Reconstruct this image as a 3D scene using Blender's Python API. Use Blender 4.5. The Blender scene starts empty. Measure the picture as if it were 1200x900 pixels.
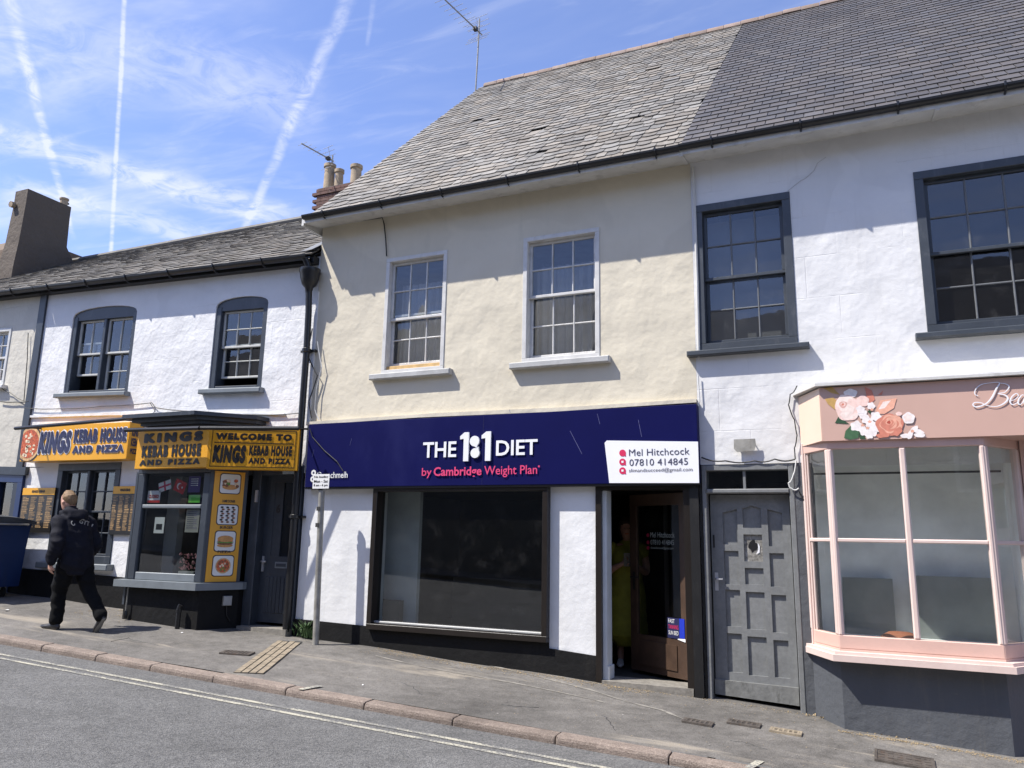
import bpy, bmesh, math, random
from math import radians, sin, cos, pi, sqrt, atan2
from mathutils import Vector, Matrix
from mathutils.bvhtree import BVHTree
random.seed(7)
scene = bpy.context.scene
COL = scene.collection

# ------------------------------------------------------------------ camera
F_PX = 900.0
YAW, PITCH, ROLL = radians(23.95), radians(11.4), radians(1.08)
CAM = Vector((0.0, -8.2, 2.0))
_f = Vector((-sin(YAW)*cos(PITCH), cos(YAW)*cos(PITCH), sin(PITCH)))
_r0 = Vector((cos(YAW), sin(YAW), 0)); _u0 = _r0.cross(_f)
_r = cos(ROLL)*_r0 + sin(ROLL)*_u0
_u = -sin(ROLL)*_r0 + cos(ROLL)*_u0
cd = bpy.data.cameras.new('camera'); cam = bpy.data.objects.new('camera', cd); COL.objects.link(cam)
cd.sensor_width = 36; cd.lens = F_PX/1200*36; cd.clip_end = 3000; cd.clip_start = .05
m = Matrix.Identity(4)
for i in range(3):
    m[i][0] = _r[i]; m[i][1] = _u[i]; m[i][2] = -_f[i]; m[i][3] = CAM[i]
cam.matrix_world = m
scene.camera = cam

def ray(px, py): return _f*F_PX + _r*(px-600) - _u*(py-450)
def PY(px, py, Y=0.0):                      # photo direction -> point on the plane y = Y
    d = ray(px, py); return CAM + d*((Y-CAM.y)/d.y)
def PX(px, py, X):
    d = ray(px, py); return CAM + d*((X-CAM.x)/d.x)
GA, GB, GC = .405, -.053, .03               # pavement plane: the street climbs to the left
def G(x, y): return GA + GB*x + GC*y
def PG(px, py, dz=0.0):
    n = Vector((-GB, -GC, 1)); d = ray(px, py); return CAM + d*((GA+dz-n.dot(CAM))/n.dot(d))

# ------------------------------------------------------------------ sun, sky, exposure
SUN_DIR = Vector((.55, .42, -1.0)).normalized()       # the way the light travels
sl = bpy.data.lights.new('sun', 'SUN'); so = bpy.data.objects.new('sun', sl); COL.objects.link(so)
sl.energy = 4.5; sl.angle = radians(.5); sl.color = (1, .955, .88)
so.rotation_euler = SUN_DIR.to_track_quat('-Z', 'Y').to_euler(); so.location = (-20, -20, 40)
SUN_EL = math.asin(-SUN_DIR.z); SUN_AZ = atan2(-SUN_DIR.x, -SUN_DIR.y)
vs = scene.view_settings
vs.view_transform = 'Standard'; vs.look = 'None'; vs.exposure = .80; vs.gamma = 1; vs.use_curve_mapping = False

class NT:
    """small wrapper for writing node trees"""
    def __init__(s, tree):
        s.t = tree; s.n = tree.nodes; s.l = tree.links
    def new(s, ty, ins=None, **props):
        nd = s.n.new(ty)
        for k, v in props.items(): setattr(nd, k, v)
        for k, v in (ins or {}).items(): s.put(nd.inputs[k], v)
        return nd
    def put(s, sock, v):
        if hasattr(v, 'links') or isinstance(v, bpy.types.NodeSocket): s.l.new(v, sock)
        else: sock.default_value = v
    def math(s, op, a, b=None, c=None, clamp=False):
        nd = s.n.new('ShaderNodeMath'); nd.operation = op; nd.use_clamp = clamp
        for i, v in enumerate((a, b, c)):
            if v is not None: s.put(nd.inputs[i], v)
        return nd.outputs[0]
    def mapr(s, v, a, b, c=0.0, d=1.0, smooth=False):
        nd = s.n.new('ShaderNodeMapRange'); nd.interpolation_type = 'SMOOTHSTEP' if smooth else 'LINEAR'
        s.put(nd.inputs['Value'], v)
        for k, x in zip(('From Min', 'From Max', 'To Min', 'To Max'), (a, b, c, d)): s.put(nd.inputs[k], x)
        return nd.outputs[0]
    def mix(s, fac, a, b, blend='MIX'):
        nd = s.n.new('ShaderNodeMix'); nd.data_type = 'RGBA'; nd.blend_type = blend
        s.put(nd.inputs[0], fac); s.put(nd.inputs[6], a); s.put(nd.inputs[7], b); return nd.outputs[2]
    def noise(s, vec, scale, detail=4, rough=.55, dist=0.0):
        nd = s.n.new('ShaderNodeTexNoise'); s.l.new(vec, nd.inputs['Vector'])
        nd.inputs['Scale'].default_value = scale; nd.inputs['Detail'].default_value = detail
        nd.inputs['Roughness'].default_value = rough; nd.inputs['Distortion'].default_value = dist
        return nd.outputs[0]
    def xyz(s, x, y, z):
        nd = s.n.new('ShaderNodeCombineXYZ')
        for i, v in enumerate((x, y, z)): s.put(nd.inputs[i], v)
        return nd.outputs[0]

world = bpy.data.worlds.new('World'); scene.world = world; world.use_nodes = True
W = NT(world.node_tree); W.n.clear()
sky = W.new('ShaderNodeTexSky', sky_type='NISHITA', sun_disc=False)
sky.sun_elevation = SUN_EL; sky.sun_rotation = SUN_AZ; sky.air_density = 1.0; sky.dust_density = .35; sky.ozone_density = 3.0
tc = W.new('ShaderNodeTexCoord')
sep = W.new('ShaderNodeSeparateXYZ', {0: tc.outputs['Generated']})
dz = W.math('MAXIMUM', sep.outputs[2], .04)
cu = W.math('DIVIDE', sep.outputs[0], dz); cv = W.math('DIVIDE', sep.outputs[1], dz)   # the cirrus layer as a flat sheet high above
lay = W.xyz(cu, cv, 0.0)
def layer_pt(px, py):
    d = ray(px, py); return Vector((d.x/d.z, d.y/d.z))
# streaky cirrus
rot = W.new('ShaderNodeMapping', {'Vector': lay, 'Rotation': (0, 0, radians(25)), 'Scale': (.75, 2.2, 1)})
c1 = W.noise(rot.outputs[0], 1.5, 5, .58, .5)
rot2 = W.new('ShaderNodeMapping', {'Vector': lay, 'Rotation': (0, 0, radians(-35)), 'Location': (3.1, 1.7, 0), 'Scale': (1.2, 4.5, 1)})
c2 = W.noise(rot2.outputs[0], 2.6, 5, .62, .8)
big = W.noise(lay, .55, 2, .5)
cl = W.math('MULTIPLY', W.mapr(c1, .40, .80, smooth=True), W.mapr(big, .36, .62, .25, 1.0))
cl = W.math('ADD', cl, W.math('MULTIPLY', W.mapr(c2, .50, .78, smooth=True), .35))
total = W.math('ADD', W.math('MULTIPLY', cl, .52), .03)
wob = W.math('SUBTRACT', W.noise(lay, 3.0, 4, .6), .5)
puff = W.noise(lay, 8.5, 5, .65, 1.2)
def streak(pa, wa, pb, wb, strength, wobble, ragged, ext0=.05, ext1=.05):
    """a vapour trail: a straight band on the cloud sheet, through two photo directions"""
    global total
    A, B = layer_pt(*pa), layer_pt(*pb)
    dv = Vector((pb[0]-pa[0], pb[1]-pa[1])).normalized(); nv = Vector((-dv.y, dv.x))
    ax = (B-A); L = ax.length; ax = ax/L; nn = Vector((-ax.y, ax.x))
    ha = abs((layer_pt(pa[0]+nv.x*wa/2, pa[1]+nv.y*wa/2)-A).dot(nn)); hb = abs((layer_pt(pb[0]+nv.x*wb/2, pb[1]+nv.y*wb/2)-B).dot(nn))
    t = W.math('DIVIDE', W.math('ADD', W.math('MULTIPLY', W.math('SUBTRACT', cu, A.x), ax.x), W.math('MULTIPLY', W.math('SUBTRACT', cv, A.y), ax.y)), L)
    q = W.math('ADD', W.math('MULTIPLY', W.math('SUBTRACT', cu, A.x), nn.x), W.math('MULTIPLY', W.math('SUBTRACT', cv, A.y), nn.y))
    q = W.math('ADD', q, W.math('MULTIPLY', wob, wobble*(ha+hb)))
    w = W.mapr(t, 0, 1, ha, hb)
    prof = W.mapr(W.math('DIVIDE', W.math('ABSOLUTE', q), w), 0.15, 1.25, 1, 0, smooth=True)
    rag = W.mapr(puff, .5-.22*ragged, .5+.14, 1-ragged, 1.0, smooth=True)
    ends = W.math('MULTIPLY', W.mapr(t, -ext0-.15, -ext0+.05, smooth=True), W.mapr(t, 1+ext1-.05, 1+ext1+.15, 1, 0, smooth=True))
    total = W.math('ADD', total, W.math('MULTIPLY', W.math('MULTIPLY', prof, rag), W.math('MULTIPLY', ends, strength)))
streak((11, 0), 20, (78, 250), 9, .68, .7, .8, 2, .1)
streak((146, 0), 7, (130, 296), 6, .72, .45, .7, 2, .3)
streak((408, 0), 22, (292, 256), 12, .55, .7, .85, 2, .05)
streak((438, 0), 9, (431, 48), 6, .22, .5, .8, 1, .05)
streak((-20, 152), 44, (300, 246), 34, .66, 1.1, .98, 1, .1)
streak((60, 236), 36, (245, 276), 24, .55, 1.1, .95, .2, .1)
streak((40, 60), 130, (330, 110), 90, .34, .9, .9, .6, .1)
fac = W.math('MULTIPLY', total, 1.0, clamp=True)
fac = W.math('MINIMUM', fac, .90)
# cloud brightness goes with the sky behind it, whitened: thin ice cloud lit by the same sun
lum = W.new('ShaderNodeRGBToBW', {0: sky.outputs[0]}).outputs[0]
cloudcol = W.xyz(W.math('ADD', W.math('MULTIPLY', lum, .35), 2.9), W.math('ADD', W.math('MULTIPLY', lum, .35), 3.15), W.math('ADD', W.math('MULTIPLY', lum, .35), 4.0))
skyc = W.mix(1.0, sky.outputs[0], (.93, .88, 1.06, 1), 'MULTIPLY')
bg = W.new('ShaderNodeBackground', {'Color': W.mix(fac, skyc, cloudcol), 'Strength': .138})
W.l.new(bg.outputs[0], W.new('ShaderNodeOutputWorld').inputs[0])

# ------------------------------------------------------------------ materials
MATS = {}
def mat(name, col, rough=.6, var=.12, vscale=3.0, bump=0.0, bscale=40.0, bump2=0.0, b2scale=3.0, metal=0.0, spec=.5,
        dirt=None, dirt_amt=.0, dscale=1.5, per=0.0, fine=.0, fscale=200., coat=0.0):
    """a procedural surface: base colour with broad and fine variation, grime patches, two scales of relief"""
    if name in MATS: return MATS[name]
    mt = bpy.data.materials.new(name); mt.use_nodes = True; MATS[name] = mt
    N = NT(mt.node_tree); bs = N.n['Principled BSDF']
    geo = N.new('ShaderNodeNewGeometry'); pos = geo.outputs['Position']
    c = (*col, 1)
    n1 = N.noise(pos, vscale, 3, .6)
    f1 = N.mapr(n1, .3, .7, 1-var, 1+var)
    out = N.mix(1.0, c, N.xyz(f1, f1, f1), 'MULTIPLY')
    if per:
        oi = N.new('ShaderNodeObjectInfo')
        rv = N.math('FRACT', N.math('ADD', oi.outputs['Random'], geo.outputs['Random Per Island']))
        g = N.mapr(rv, 0, 1, 1-per, 1+per)
        rv2 = N.math('FRACT', N.math('MULTIPLY', rv, 7.31))
        out = N.mix(1.0, out, N.xyz(N.math('MULTIPLY', g, N.mapr(rv2, 0, 1, .96, 1.05)), g, N.math('MULTIPLY', g, N.mapr(rv2, 0, 1, 1.05, .94))), 'MULTIPLY')
    if fine:
        n3 = N.noise(pos, fscale, 2, .7); f3 = N.mapr(n3, .3, .7, 1-fine, 1+fine)
        out = N.mix(1.0, out, N.xyz(f3, f3, f3), 'MULTIPLY')
    if dirt:
        st = N.new('ShaderNodeMapping', {'Vector': pos, 'Scale': (1.0, 1.0, .45)})
        nd = N.noise(st.outputs[0], dscale, 5, .68, .4)
        out = N.mix(N.mapr(nd, .52, .74, 0, dirt_amt, smooth=True), out, (*dirt, 1))
    N.l.new(out, bs.inputs['Base Color'])
    bs.inputs['Roughness'].default_value = rough; bs.inputs['Metallic'].default_value = metal
    bs.inputs['Specular IOR Level'].default_value = spec; bs.inputs['Coat Weight'].default_value = coat
    nrm = None
    for b, sc in ((bump2, b2scale), (bump, bscale)):
        if b:
            bn = N.new('ShaderNodeBump', {'Strength': 1.0, 'Distance': b, 'Height': N.noise(pos, sc, 3, .6)})
            if nrm: N.l.new(nrm, bn.inputs['Normal'])
            nrm = bn.outputs[0]
    if nrm: N.l.new(nrm, bs.inputs['Normal'])
    return mt

def render_wall(name, col, dirt, dirt_amt, blocks=None, bump=.006, lump=.05, rough=.75):
    """painted lime render: hand-trowelled lumps, hairlines, grime, and block joints struck into it"""
    mt = bpy.data.materials.new(name); mt.use_nodes = True; MATS[name] = mt
    N = NT(mt.node_tree); bs = N.n['Principled BSDF']
    pos = N.new('ShaderNodeNewGeometry').outputs['Position']
    sx = N.new('ShaderNodeSeparateXYZ', {0: pos})
    v = N.xyz(sx.outputs[0], sx.outputs[2], sx.outputs[1])
    f1 = N.mapr(N.noise(pos, 1.3, 4, .62), .3, .7, .95, 1.05)
    out = N.mix(1.0, (*col, 1), N.xyz(f1, f1, f1), 'MULTIPLY')
    # patches of later paint with soft edges
    pt = N.mapr(N.noise(pos, .75, 2, .4, .8), .50, .53, .965, 1.02, smooth=True)
    out = N.mix(1.0, out, N.xyz(pt, pt, N.math('MULTIPLY', pt, .995)), 'MULTIPLY')
    run = N.new('ShaderNodeMapping', {'Vector': pos, 'Scale': (7.0, 3.0, .35)})
    rn = N.math('MULTIPLY', N.mapr(N.noise(run.outputs[0], 1.5, 4, .6), .56, .72, 0, 1, smooth=True), N.mapr(N.noise(pos, .9, 2, .5), .45, .62, 0, 1, smooth=True))
    out = N.mix(N.math('MULTIPLY', rn, dirt_amt*.75), out, (*dirt, 1))
    st = N.new('ShaderNodeMapping', {'Vector': pos, 'Scale': (1.6, 1.0, .28)})
    nd = N.noise(st.outputs[0], 2.2, 5, .7, .5)
    out = N.mix(N.mapr(nd, .56, .80, 0, dirt_amt, smooth=True), out, (*dirt, 1))
    spk = N.noise(pos, 26, 3, .7)
    out = N.mix(N.mapr(spk, .66, .74, 0, dirt_amt*.8, smooth=True), out, (*dirt, 1))
    h = N.math('ADD', N.math('MULTIPLY', N.noise(pos, 2.3, 3, .5), lump), N.math('MULTIPLY', N.noise(pos, 15, 4, .6), bump*1.6))
    h = N.math('ADD', h, N.math('MULTIPLY', N.noise(pos, 90, 2, .6), bump*.2))
    if blocks:
        br = N.new('ShaderNodeTexBrick', {'Vector': v, 'Color1': (1, 1, 1, 1), 'Color2': (1, 1, 1, 1), 'Mortar': (0, 0, 0, 1), 'Scale': 1.0,
                                          'Mortar Size': .006, 'Mortar Smooth': .6, 'Brick Width': blocks[0], 'Row Height': blocks[1]})
        lines = N.math('SUBTRACT', 1.0, N.new('ShaderNodeRGBToBW', {0: br.outputs[0]}).outputs[0])
        lines = N.math('MULTIPLY', lines, N.mapr(N.noise(pos, 1.1, 3, .6), .46, .60, .0, 1.0))
        h = N.math('SUBTRACT', h, N.math('MULTIPLY', lines, .0022))
        out = N.mix(N.math('MULTIPLY', lines, .10), out, (*dirt, 1))
    bn = N.new('ShaderNodeBump', {'Strength': 1.0, 'Distance': 1.0, 'Height': h})
    N.l.new(bn.outputs[0], bs.inputs['Normal']); N.l.new(out, bs.inputs['Base Color'])
    bs.inputs['Roughness'].default_value = rough; bs.inputs['Specular IOR Level'].default_value = .25
    return mt

def glass(name, tint=(.80, .84, .84), boost=1.25, wavy=.004, dust=.02, wscale=1.6):
    mt = bpy.data.materials.new(name); mt.use_nodes = True; MATS[name] = mt
    N = NT(mt.node_tree); N.n.clear()
    pos = N.new('ShaderNodeNewGeometry').outputs['Position']
    bn = N.new('ShaderNodeBump', {'Strength': 1.0, 'Distance': wavy, 'Height': N.noise(pos, wscale, 3, .5)})
    ge = N.new('ShaderNodeNewGeometry')       # the same reflectance from both sides of the pane
    dt = N.new('ShaderNodeVectorMath', {0: ge.outputs['Normal'], 1: ge.outputs['Incoming']}, operation='DOT_PRODUCT').outputs['Value']
    fr = N.math('POWER', N.math('SUBTRACT', 1.0, N.math('ABSOLUTE', dt), clamp=True), 5.0)
    fac = N.math('MULTIPLY', N.math('ADD', .04, N.math('MULTIPLY', fr, .96)), boost*1.7, clamp=True)
    tr = N.new('ShaderNodeBsdfTransparent', {'Color': (*tint, 1)})
    gl = N.new('ShaderNodeBsdfGlossy', {'Color': (.95, .97, 1, 1), 'Roughness': .015, 'Normal': bn.outputs[0]})
    mx = N.new('ShaderNodeMixShader', {0: fac, 1: tr.outputs[0], 2: gl.outputs[0]})
    df = N.new('ShaderNodeBsdfDiffuse', {'Color': (.45, .44, .42, 1)})
    du = N.math('ADD', dust*.4, N.mapr(N.noise(pos, 5, 6, .7), .48, .8, 0, dust*2.2, smooth=True))
    mx2 = N.new('ShaderNodeMixShader', {0: du, 1: mx.outputs[0], 2: df.outputs[0]})
    N.l.new(mx2.outputs[0], N.new('ShaderNodeOutputMaterial').inputs[0])
    return mt

# ------------------------------------------------------------------ mesh building
class MB:
    def __init__(s, T=None): s.v = []; s.f = []; s.mi = []; s.T = T; s.cur = 0
    def add(s, vs, fs):
        o = len(s.v); s.v += [Vector(s.T(*p)) if s.T else Vector(p) for p in vs]
        for f in fs: s.f.append([i+o for i in f]); s.mi.append(s.cur)
        return s
    def box(s, x0, x1, y0, y1, z0, z1):
        return s.add([(x0,y0,z0),(x1,y0,z0),(x1,y1,z0),(x0,y1,z0),(x0,y0,z1),(x1,y0,z1),(x1,y1,z1),(x0,y1,z1)],
                     [(0,3,2,1),(4,5,6,7),(0,1,5,4),(1,2,6,5),(2,3,7,6),(3,0,4,7)])
    def bbox(s, x0, x1, y0, y1, z0, z1, b=.006):
        """box with its street-side edges taken off"""
        return s.add([(x0,y1,z0),(x1,y1,z0),(x1,y1,z1),(x0,y1,z1),(x0,y0+b,z0),(x1,y0+b,z0),(x1,y0+b,z1),(x0,y0+b,z1),
                      (x0+b,y0,z0+b),(x1-b,y0,z0+b),(x1-b,y0,z1-b),(x0+b,y0,z1-b)],
                     [(0,1,5,4),(1,2,6,5),(2,3,7,6),(3,0,4,7),(4,5,9,8),(5,6,10,9),(6,7,11,10),(7,4,8,11),(8,9,10,11),(3,2,1,0)])
    def quad(s, a, b, c, d): return s.add([a, b, c, d], [(0,1,2,3)])
    def prism(s, pts, y0, y1):              # polygon in x,z pushed along y
        n = len(pts); vs = [(x, y0, z) for x, z in pts] + [(x, y1, z) for x, z in pts]
        return s.add(vs, [tuple(range(n)), tuple(range(2*n-1, n-1, -1))] + [(i, i+n, (i+1) % n+n, (i+1) % n) for i in range(n)])
    def vprism(s, pts, z0, z1):             # polygon in x,y pushed along z; z0/z1 may be functions of x,y
        f0 = z0 if callable(z0) else (lambda x, y: z0); f1 = z1 if callable(z1) else (lambda x, y: z1)
        n = len(pts); vs = [(x, y, f0(x, y)) for x, y in pts] + [(x, y, f1(x, y)) for x, y in pts]
        return s.add(vs, [tuple(range(n-1, -1, -1)), tuple(range(n, 2*n))] + [(i, (i+1) % n, (i+1) % n+n, i+n) for i in range(n)])
    def tube(s, pts, r, n=8, caps=True):
        pts = [Vector(p) for p in pts]; rs = r if isinstance(r, (list, tuple)) else [r]*len(pts)
        vs = []; fs = []; ref = None
        for i, p in enumerate(pts):
            d = (pts[min(i+1, len(pts)-1)] - pts[max(i-1, 0)]).normalized()
            if ref is None: ref = Vector((0,0,1)) if abs(d.z) < .9 else Vector((1,0,0))
            a = d.cross(ref).normalized(); b = d.cross(a).normalized(); ref = a.cross(d) if a.length else ref
            vs += [p + rs[i]*(cos(2*pi*k/n)*a + sin(2*pi*k/n)*b) for k in range(n)]
        for i in range(len(pts)-1):
            fs += [(i*n+k, i*n+(k+1) % n, (i+1)*n+(k+1) % n, (i+1)*n+k) for k in range(n)]
        if caps: fs += [tuple(range(n-1, -1, -1)), tuple(range((len(pts)-1)*n, len(pts)*n))]
        return s.add(vs, fs)
    def rings(s, rings, caps=True):         # loft through closed rings of equal count
        n = len(rings[0]); vs = [p for r in rings for p in r]; fs = []
        for i in range(len(rings)-1):
            fs += [(i*n+k, i*n+(k+1) % n, (i+1)*n+(k+1) % n, (i+1)*n+k) for k in range(n)]
        if caps: fs += [tuple(range(n-1, -1, -1)), tuple(range((len(rings)-1)*n, len(rings)*n))]
        return s.add(vs, fs)
    def lathe(s, c, prof, n=16, caps=True):
        return s.rings([[(c[0]+r*cos(2*pi*k/n), c[1]+r*sin(2*pi*k/n), c[2]+z) for k in range(n)] for r, z in prof], caps)
    def disc(s, cx, cz, r, y, n=24, rz=None, ang=0):
        rz = rz or r
        return s.add([(cx+r*cos(2*pi*k/n+ang), y, cz+rz*sin(2*pi*k/n+ang)) for k in range(n)], [tuple(range(n))])
    def poly(s, pts, y): return s.add([(x, y, z) for x, z in pts], [tuple(range(len(pts)))])
    def build(s, name, mats, parent=None, smooth=False, kind=None, recalc=True):
        org = root_of(parent) if parent else Vector((0,0,0))
        me = bpy.data.meshes.new(name)
        me.from_pydata([tuple(v-org) for v in s.v], [], s.f)
        for mm in (mats if isinstance(mats, (list, tuple)) else [mats]): me.materials.append(MATS[mm] if isinstance(mm, str) else mm)
        me.polygons.foreach_set('material_index', s.mi)
        if recalc:
            bm = bmesh.new(); bm.from_mesh(me); bmesh.ops.recalc_face_normals(bm, faces=bm.faces); bm.to_mesh(me); bm.free()
        if smooth:
            me.polygons.foreach_set('use_smooth', [True]*len(me.polygons))
            try: me.set_sharp_from_angle(angle=radians(40))
            except Exception: pass
        me.update()
        return link(name, me, parent, kind)
def root_of(o):
    p = Vector((0,0,0))
    while o: p = p + o.location; o = o.parent
    return p
def link(name, me, parent=None, kind=None):
    o = bpy.data.objects.new(name, me); COL.objects.link(o)
    if parent: o.parent = parent
    if kind: o['kind'] = kind
    return o
def tag(o, label, cat, group=None):
    o['label'] = label; o['category'] = cat
    if group: o['group'] = group
    return o
def thing(name, loc, label, cat, group=None):
    o = bpy.data.objects.new(name, None); COL.objects.link(o); o.location = loc; o.empty_display_size = .2
    return tag(o, label, cat, group)

def text(name, body, box, y, m_, parent, T=None, bold=0.0, shear=0.0, extrude=.0015, fitx=True, align='L', spacing=1.0):
    """lettering fitted into the rectangle (x0, x1, z0, z1), standing on the plane y"""
    cu_ = bpy.data.curves.new(name, 'FONT'); cu_.body = body; cu_.size = 1; cu_.offset = min(bold, .02); cu_.shear = shear; cu_.extrude = 0
    cu_.space_character = spacing; cu_.resolution_u = 3
    ob = bpy.data.objects.new('tmp', cu_); COL.objects.link(ob)
    bpy.context.view_layer.update()
    me = bpy.data.meshes.new_from_object(ob.evaluated_get(bpy.context.evaluated_depsgraph_get()))
    bpy.data.objects.remove(ob); bpy.data.curves.remove(cu_)
    xs = [v.co.x for v in me.vertices]; ys = [v.co.y for v in me.vertices]
    ax, bx, ay, by = min(xs), max(xs), min(ys), max(ys)
    x0, x1, z0, z1 = box; sz = (z1-z0)/(by-ay); sx = (x1-x0)/(bx-ax) if fitx else sz
    mb = MB(T)
    hv = max(0.0, bold-.02); dirs = [(0, 0)]+([(cos(k*pi/4), sin(k*pi/4)) for k in range(8)] if hv else [])   # heavy weights: the stroke widened all round
    ax, bx, ay, by = ax-hv, bx+hv, ay-hv, by+hv; sz = (z1-z0)/(by-ay); sx = (x1-x0)/(bx-ax) if fitx else sz
    for i, (dx_, dy_) in enumerate(dirs):
        mb.add([(x0+(v.co.x+dx_*hv-ax)*sx, y-.00022*i, z0+(v.co.y+dy_*hv-ay)*sz) for v in me.vertices], [tuple(p.vertices) for p in me.polygons])
    bpy.data.meshes.remove(me)
    return mb.build(name, m_, parent, recalc=False)
def tbox(xl, xr, yt, yb, Y):
    """lettering box: heights read at its left end"""
    p, q, r = PY(xl, yt, Y), PY(xl, yb, Y), PY(xr, yt, Y); return (p.x, r.x, q.z, p.z)
def px_box(a, b, Y):
    """photo corners (left, top), (right, bottom) -> rectangle on the plane y = Y"""
    p, q = PY(*a, Y), PY(*b, Y); return (p.x, q.x, q.z, p.z)

# ------------------------------------------------------------------ the palette
render_wall('cream_render', (.62, .565, .45), (.38, .38, .31), .28, None, .0022, .030)
render_wall('white_render', (.67, .665, .66), (.44, .43, .40), .25, (.62, .45), .0025, .030)
render_wall('rough_white_render', (.71, .71, .715), (.50, .57, .53), .2, (.7, .38), .0055, .035)
render_wall('stone_white_render', (.58, .55, .48), (.36, .37, .30), .45, (.55, .34), .004, .035)
render_wall('smooth_white_render', (.72, .72, .72), (.46, .50, .48), .2, None, .0022, .02)
render_wall('black_plinth_paint', (.0055, .0055, .006), (.035, .032, .028), .35, None, .004, .02, .75)
render_wall('grey_plinth_paint', (.088, .094, .105), (.16, .15, .135), .4, None, .005, .025, .6)
render_wall('chimney_render', (.115, .092, .07), (.05, .043, .036), .5, None, .01, .05)
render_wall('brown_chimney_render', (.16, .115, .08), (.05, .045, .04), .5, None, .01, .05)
mat('old_slate', (.205, .188, .162), .62, .16, 2.2, .004, 45, .0, 3, dirt=(.40, .38, .33), dirt_amt=.35, dscale=3.2, per=.28, fine=.16, fscale=60, spec=.35)
mat('new_slate', (.088, .081, .077), .5, .12, 1.2, .002, 60, dirt=(.19, .17, .145), dirt_amt=.55, dscale=1.3, per=.17, fine=.08, fscale=50, spec=.45)
mat('grey_tile', (.125, .113, .096), .75, .2, 3, .005, 40, dirt=(.30, .28, .22), dirt_amt=.5, dscale=4, per=.22, fine=.15, fscale=60)
mat('roof_underlay', (.03, .028, .026), .9)
mat('ridge_clay', (.21, .15, .12), .8, .2, 6, .004, 40, dirt=(.16, .15, .12), dirt_amt=.7, dscale=6, per=.2)
mat('lead', (.16, .165, .17), .55, .1, 6, metal=.2)
mat('black_iron', (.012, .012, .013), .35, .2, 10, .001, 60, spec=.5)
mat('board_white', (.55, .54, .51), .6, .1, 4, .0015, 30, dirt=(.30, .29, .27), dirt_amt=.6, dscale=5)
mat('window_white', (.58, .57, .545), .45, .1, 6, .001, 60, dirt=(.36, .34, .30), dirt_amt=.55, dscale=9)
mat('bare_wood', (.55, .36, .15), .7, .2, 12)
mat('slate_blue_paint', (.044, .052, .063), .42, .1, 6, .001, 60, dirt=(.12, .125, .13), dirt_amt=.4, dscale=8)
mat('kebab_grey_paint', (.034, .042, .054), .45, .1, 6, .001, 60, dirt=(.13, .14, .15), dirt_amt=.3, dscale=8)
mat('kebab_sill_paint', (.16, .18, .195), .5, .1, 6, .001, 60)
mat('bar_lit', (.13, .135, .14), .5, .15, 8)  # glazing bars paler than their frames: sunlight put into the colour
mat('sill_grey', (.40, .40, .39), .6, .15, 6, .0015, 40, dirt=(.25, .24, .22), dirt_amt=.5, dscale=7)
mat('pale_bar_paint', (.30, .30, .29), .5, .1, 8)
mat('glazing_pale', (.50, .50, .47), .5, .1, 8)
mat('grey_door_paint', (.175, .18, .18), .5, .12, 5, .0012, 40, dirt=(.20, .20, .19), dirt_amt=.65, dscale=9, fine=.1, fscale=25)
mat('grey_wood_worn', (.17, .172, .165), .7, .25, 9, .003, 30, dirt=(.055, .055, .05), dirt_amt=.7, dscale=7)
mat('dark_brown_paint', (.013, .0095, .0075), .35, .15, 6, .001, 60)
mat('brown_wood', (.062, .036, .023), .45, .2, 7, .001, 40, dirt=(.11, .07, .045), dirt_amt=.4, dscale=7)
mat('black_paint', (.006, .006, .0065), .5, .2, 6, .001, 50, dirt=(.035, .033, .03), dirt_amt=.35, dscale=7)
mat('pink_paint', (.60, .40, .335), .4, .06, 3, .001, 40, dirt=(.50, .36, .31), dirt_amt=.3, dscale=6)
mat('pink_pale_paint', (.66, .52, .465), .42, .06, 3, .001, 40, dirt=(.52, .40, .36), dirt_amt=.3, dscale=6)
mat('pink_panel', (.575, .375, .305), .35, .03, 2)
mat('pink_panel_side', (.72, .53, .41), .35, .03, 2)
mat('navy_sign', (.005, .006, .062), .5, .06, 2, dirt=(.016, .018, .09), dirt_amt=.5, dscale=1.1, spec=.08)
mat('sign_white', (.82, .82, .84), .4, .02)
mat('off_white', (.72, .72, .70), .5, .05)
mat('magenta_print', (.62, .028, .10), .4, .02)
mat('pink_print', (.70, .06, .17), .4, .02)
mat('ink_navy', (.02, .022, .075), .4, .02)
mat('ink_grey', (.06, .06, .10), .4, .02)
mat('ink_black', (.012, .011, .012), .4, .02)
mat('kebab_yellow', (.76, .36, .010), .38, .05, 2, dirt=(.55, .27, .02), dirt_amt=.3, dscale=4)
mat('kebab_yellow_shaded', (.70, .33, .012), .42, .05, 2)  # sign yellow darkened, the shade around the bay put into its colour
mat('menu_black', (.016, .015, .014), .35, .1)
mat('menu_ink', (.30, .19, .085), .5, .5, 30)
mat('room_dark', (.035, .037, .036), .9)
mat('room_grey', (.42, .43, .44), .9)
mat('room_floor', (.10, .09, .08), .7)
mat('room_pale', (.62, .65, .66), .85)
mat('display_white', (.86, .865, .845), .75)
mat('curtain', (.36, .36, .37), .9, .1, 5, .01, 6)
mat('galvanised', (.30, .29, .26), .55, .25, 9, .001, 60, metal=.35, dirt=(.16, .14, .12), dirt_amt=.6, dscale=8)
mat('brick_red', (.13, .066, .05), .85, .25, 8, .006, 40, dirt=(.12, .09, .08), dirt_amt=.5, dscale=9)
mat('clay_pot', (.34, .26, .17), .8, .2, 9, .003, 40, dirt=(.10, .09, .075), dirt_amt=.7, dscale=7)
mat('aluminium', (.52, .52, .53), .4, .1, 9, metal=.5)
mat('cable_black', (.015, .015, .015), .6)
mat('cable_white', (.55, .55, .53), .6)
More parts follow.
